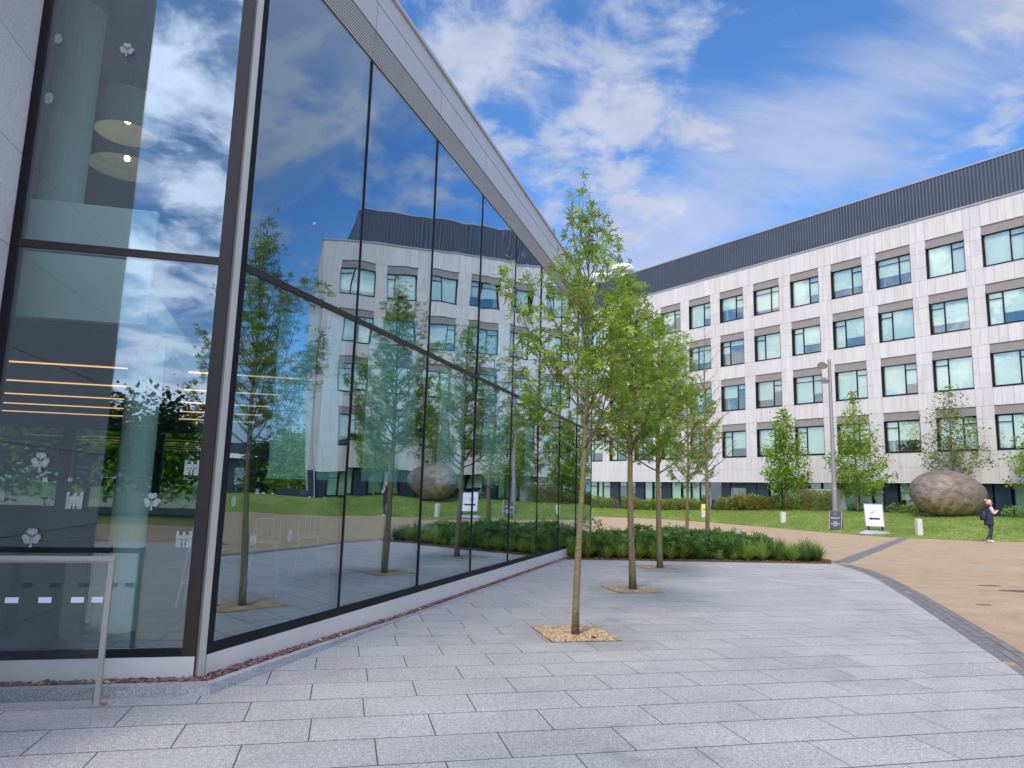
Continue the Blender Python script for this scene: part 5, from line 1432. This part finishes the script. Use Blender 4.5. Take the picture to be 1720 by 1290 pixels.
# ================================================================ SEEN MIRRORED OR THROUGH THE GLASS
# far trees beyond the back windows and behind the camera
def fartree(x, y, H, R, m_, seed, label, group):
    make_tree('tree', (x, y, 0), H, H*.16, R, 34, 26, .34, m_, seed, label, group, tmpl='oval', trunk_r=.12, rise=.7, clumpy=.9, shape=.55, top=.25)
for i, (x, y) in enumerate(((-12.5, 29), (-9.8, 31), (-7.2, 29.5), (-16, 30))):
    fartree(x, y, 6.5+i % 2, 2.3, M_leafdark if i % 2 else M_leafbright, 300+i, ('second', 'third', 'rightmost', 'leftmost')[i]+' garden tree seen through the back windows behind the entrance glass', 'garden trees behind the glass building')
for i, (x, y, H) in enumerate(((-9, -26, 4.8), (-6.2, -27, 4.2), (-3.0, -26, 4.9), (0, -28, 4.2), (-12.5, -27, 5.2), (-16, -25, 5.0), (3.5, -27, 5))):
    fartree(x, y, H, 2.4, M_leafdark, 320+i, ('third', 'fourth', 'fifth', 'sixth', 'second', 'leftmost', 'rightmost')[i]+' of the dark trees mirrored low in the entrance glass', 'trees mirrored in the entrance glass')
mb = MB(); mb.box(-22, 8, -23.2, -23.0, 0, .95); o = mb.build('garden_wall', M_concrete); tag(o, 'low pale wall mirrored across the entrance glass', 'wall')
c2_ = Vector((-6.6, 3.9, 0))
def mir(azd, D, z=0): a = math.radians(azd); return Vector((c2_.x+math.sin(a)*D, c2_.y+math.cos(a)*D, z))
lb = empty('low_building', mir(68.5, 74), 'low building with a white roof edge, mirrored beside the corner post', 'building')
a_, b_ = mir(74, 78), mir(62.3, 74); dl = (b_-a_).normalized(); dn_ = Vector((-dl.y, dl.x, 0)); LL = (b_-a_).length
dn_ = dn_ if dn_.dot(a_-c2_) > 0 else -dn_
def TL(a, b, c): return a_+dl*a+dn_*b+Vector((0,0,c))
mb = MB(); mb.box(0, LL, 0, 8, 0, 4.2, TL); mb.build('wall', M_navy, lb)
mb = MB(); mb.box(-.5, LL+.5, -.8, 8, 4.2, 4.7, TL); mb.build('roof_edge', M_white, lb)
mb = MB(); mb.box(0, LL, .5, 7, 4.7, 5.9, TL); mb.build('upper_wall', M_navy, lb)
mb = MB(); mb.box(2, 5.6, -.3, -.02, .8, 3.9, TL); mb.build('white_panel', M_white, lb)
for k in range(6):
    mb = MB(); mb.box(7+2.2*k, 8.7+2.2*k, -.06, -.02, .9, 3.2, TL); mb.build('window', M_gfglass, lb)
for i, (azd, D, H) in enumerate(((64.9, 62, 5.6), (66.8, 64, 5.0), (63.4, 60, 5.2))):
    q = mir(azd, D); fartree(q.x, q.y, H, 1.9, M_leafbright if i != 1 else M_leafdark, 340+i, ('middle', 'left', 'right')[i]+' leafy tree mirrored between the low building and the office end', 'trees mirrored beside the office end')
for i, azd in enumerate((70.2, 66.9, 66.2, 63.6, 62.4)):
    q = mir(azd, 50); mb = MB(); mb.lathe([(.10, 0), (.10, .95), (.06, 1.0)], q, 10)
    tag(mb.build('bollard', M_white), ('leftmost', 'second', 'middle', 'fourth', 'rightmost')[i]+' of the white bollards mirrored beyond the path', 'bollard', 'white bollards mirrored across the path')
# car, mirrored
def car(pos, ang):
    e = empty('parked_car', pos, 'dark grey parked car mirrored in the first long pane', 'car')
    ca, sa_ = math.cos(ang), math.sin(ang)
    def T(a, b, c): return Vector((pos[0]+a*ca-b*sa_, pos[1]+a*sa_+b*ca, c))
    prof = [(-2.1, .35), (-2.15, .75), (-1.5, .95), (-.9, 1.40), (.7, 1.43), (1.5, .98), (2.1, .9), (2.15, .4)]
    mb = MB(); mb.add([T(a, -.85 if c < 1 else -.68, c) for a, c in prof]+[T(a, .85 if c < 1 else .68, c) for a, c in prof], [tuple(range(8)), tuple(range(15, 7, -1))]+[(i, (i+1)%8, 8+(i+1)%8, 8+i) for i in range(8)])
    mb.build('body', simple('car_paint', (.05, .055, .065), .25, .5), e)
    mb = MB()
    for s_ in (-1, 1): mb.add([T(-1.25, s_*.79, 1.02), T(-.82, s_*.70, 1.34), T(.62, s_*.70, 1.37), T(1.2, s_*.79, 1.02), T(-1.25, s_*.80, 1.02), T(-.82, s_*.71, 1.34), T(.62, s_*.71, 1.37), T(1.2, s_*.80, 1.02)], [(0,1,2,3),(4,5,6,7),(0,1,5,4),(1,2,6,5),(2,3,7,6),(3,0,4,7)])
    mb.build('window', M_black, e)
    mb = MB(); mb.add([T(-1.46,-.66,.98),T(-1.46,.66,.98),T(-.94,.58,1.36),T(-.94,-.58,1.36),T(-1.48,-.66,1.0),T(-1.48,.66,1.0),T(-.96,.58,1.38),T(-.96,-.58,1.38)], [(0,1,2,3),(4,5,6,7),(0,1,5,4),(1,2,6,5),(2,3,7,6),(3,0,4,7)]); mb.build('windscreen', M_black, e)
    for a in (-1.35, 1.35):
        for s_ in (-1, 1):
            mb = MB(); mb.tube([T(a, s_*.70, .32), T(a, s_*.88, .32)], .32, 16); w_ = mb.build('wheel', M_black, e)
    for s_ in (-1, 1):
        mb = MB(); mb.box(-2.17, -2.12, s_*.62-.14, s_*.62+.14, .68, .80, T); mb.build('headlight', M_white, e)
q = mir(64.7, 54); car((q.x, q.y, 0), math.atan2(q.y-c2_.y, q.x-c2_.x)+.25)
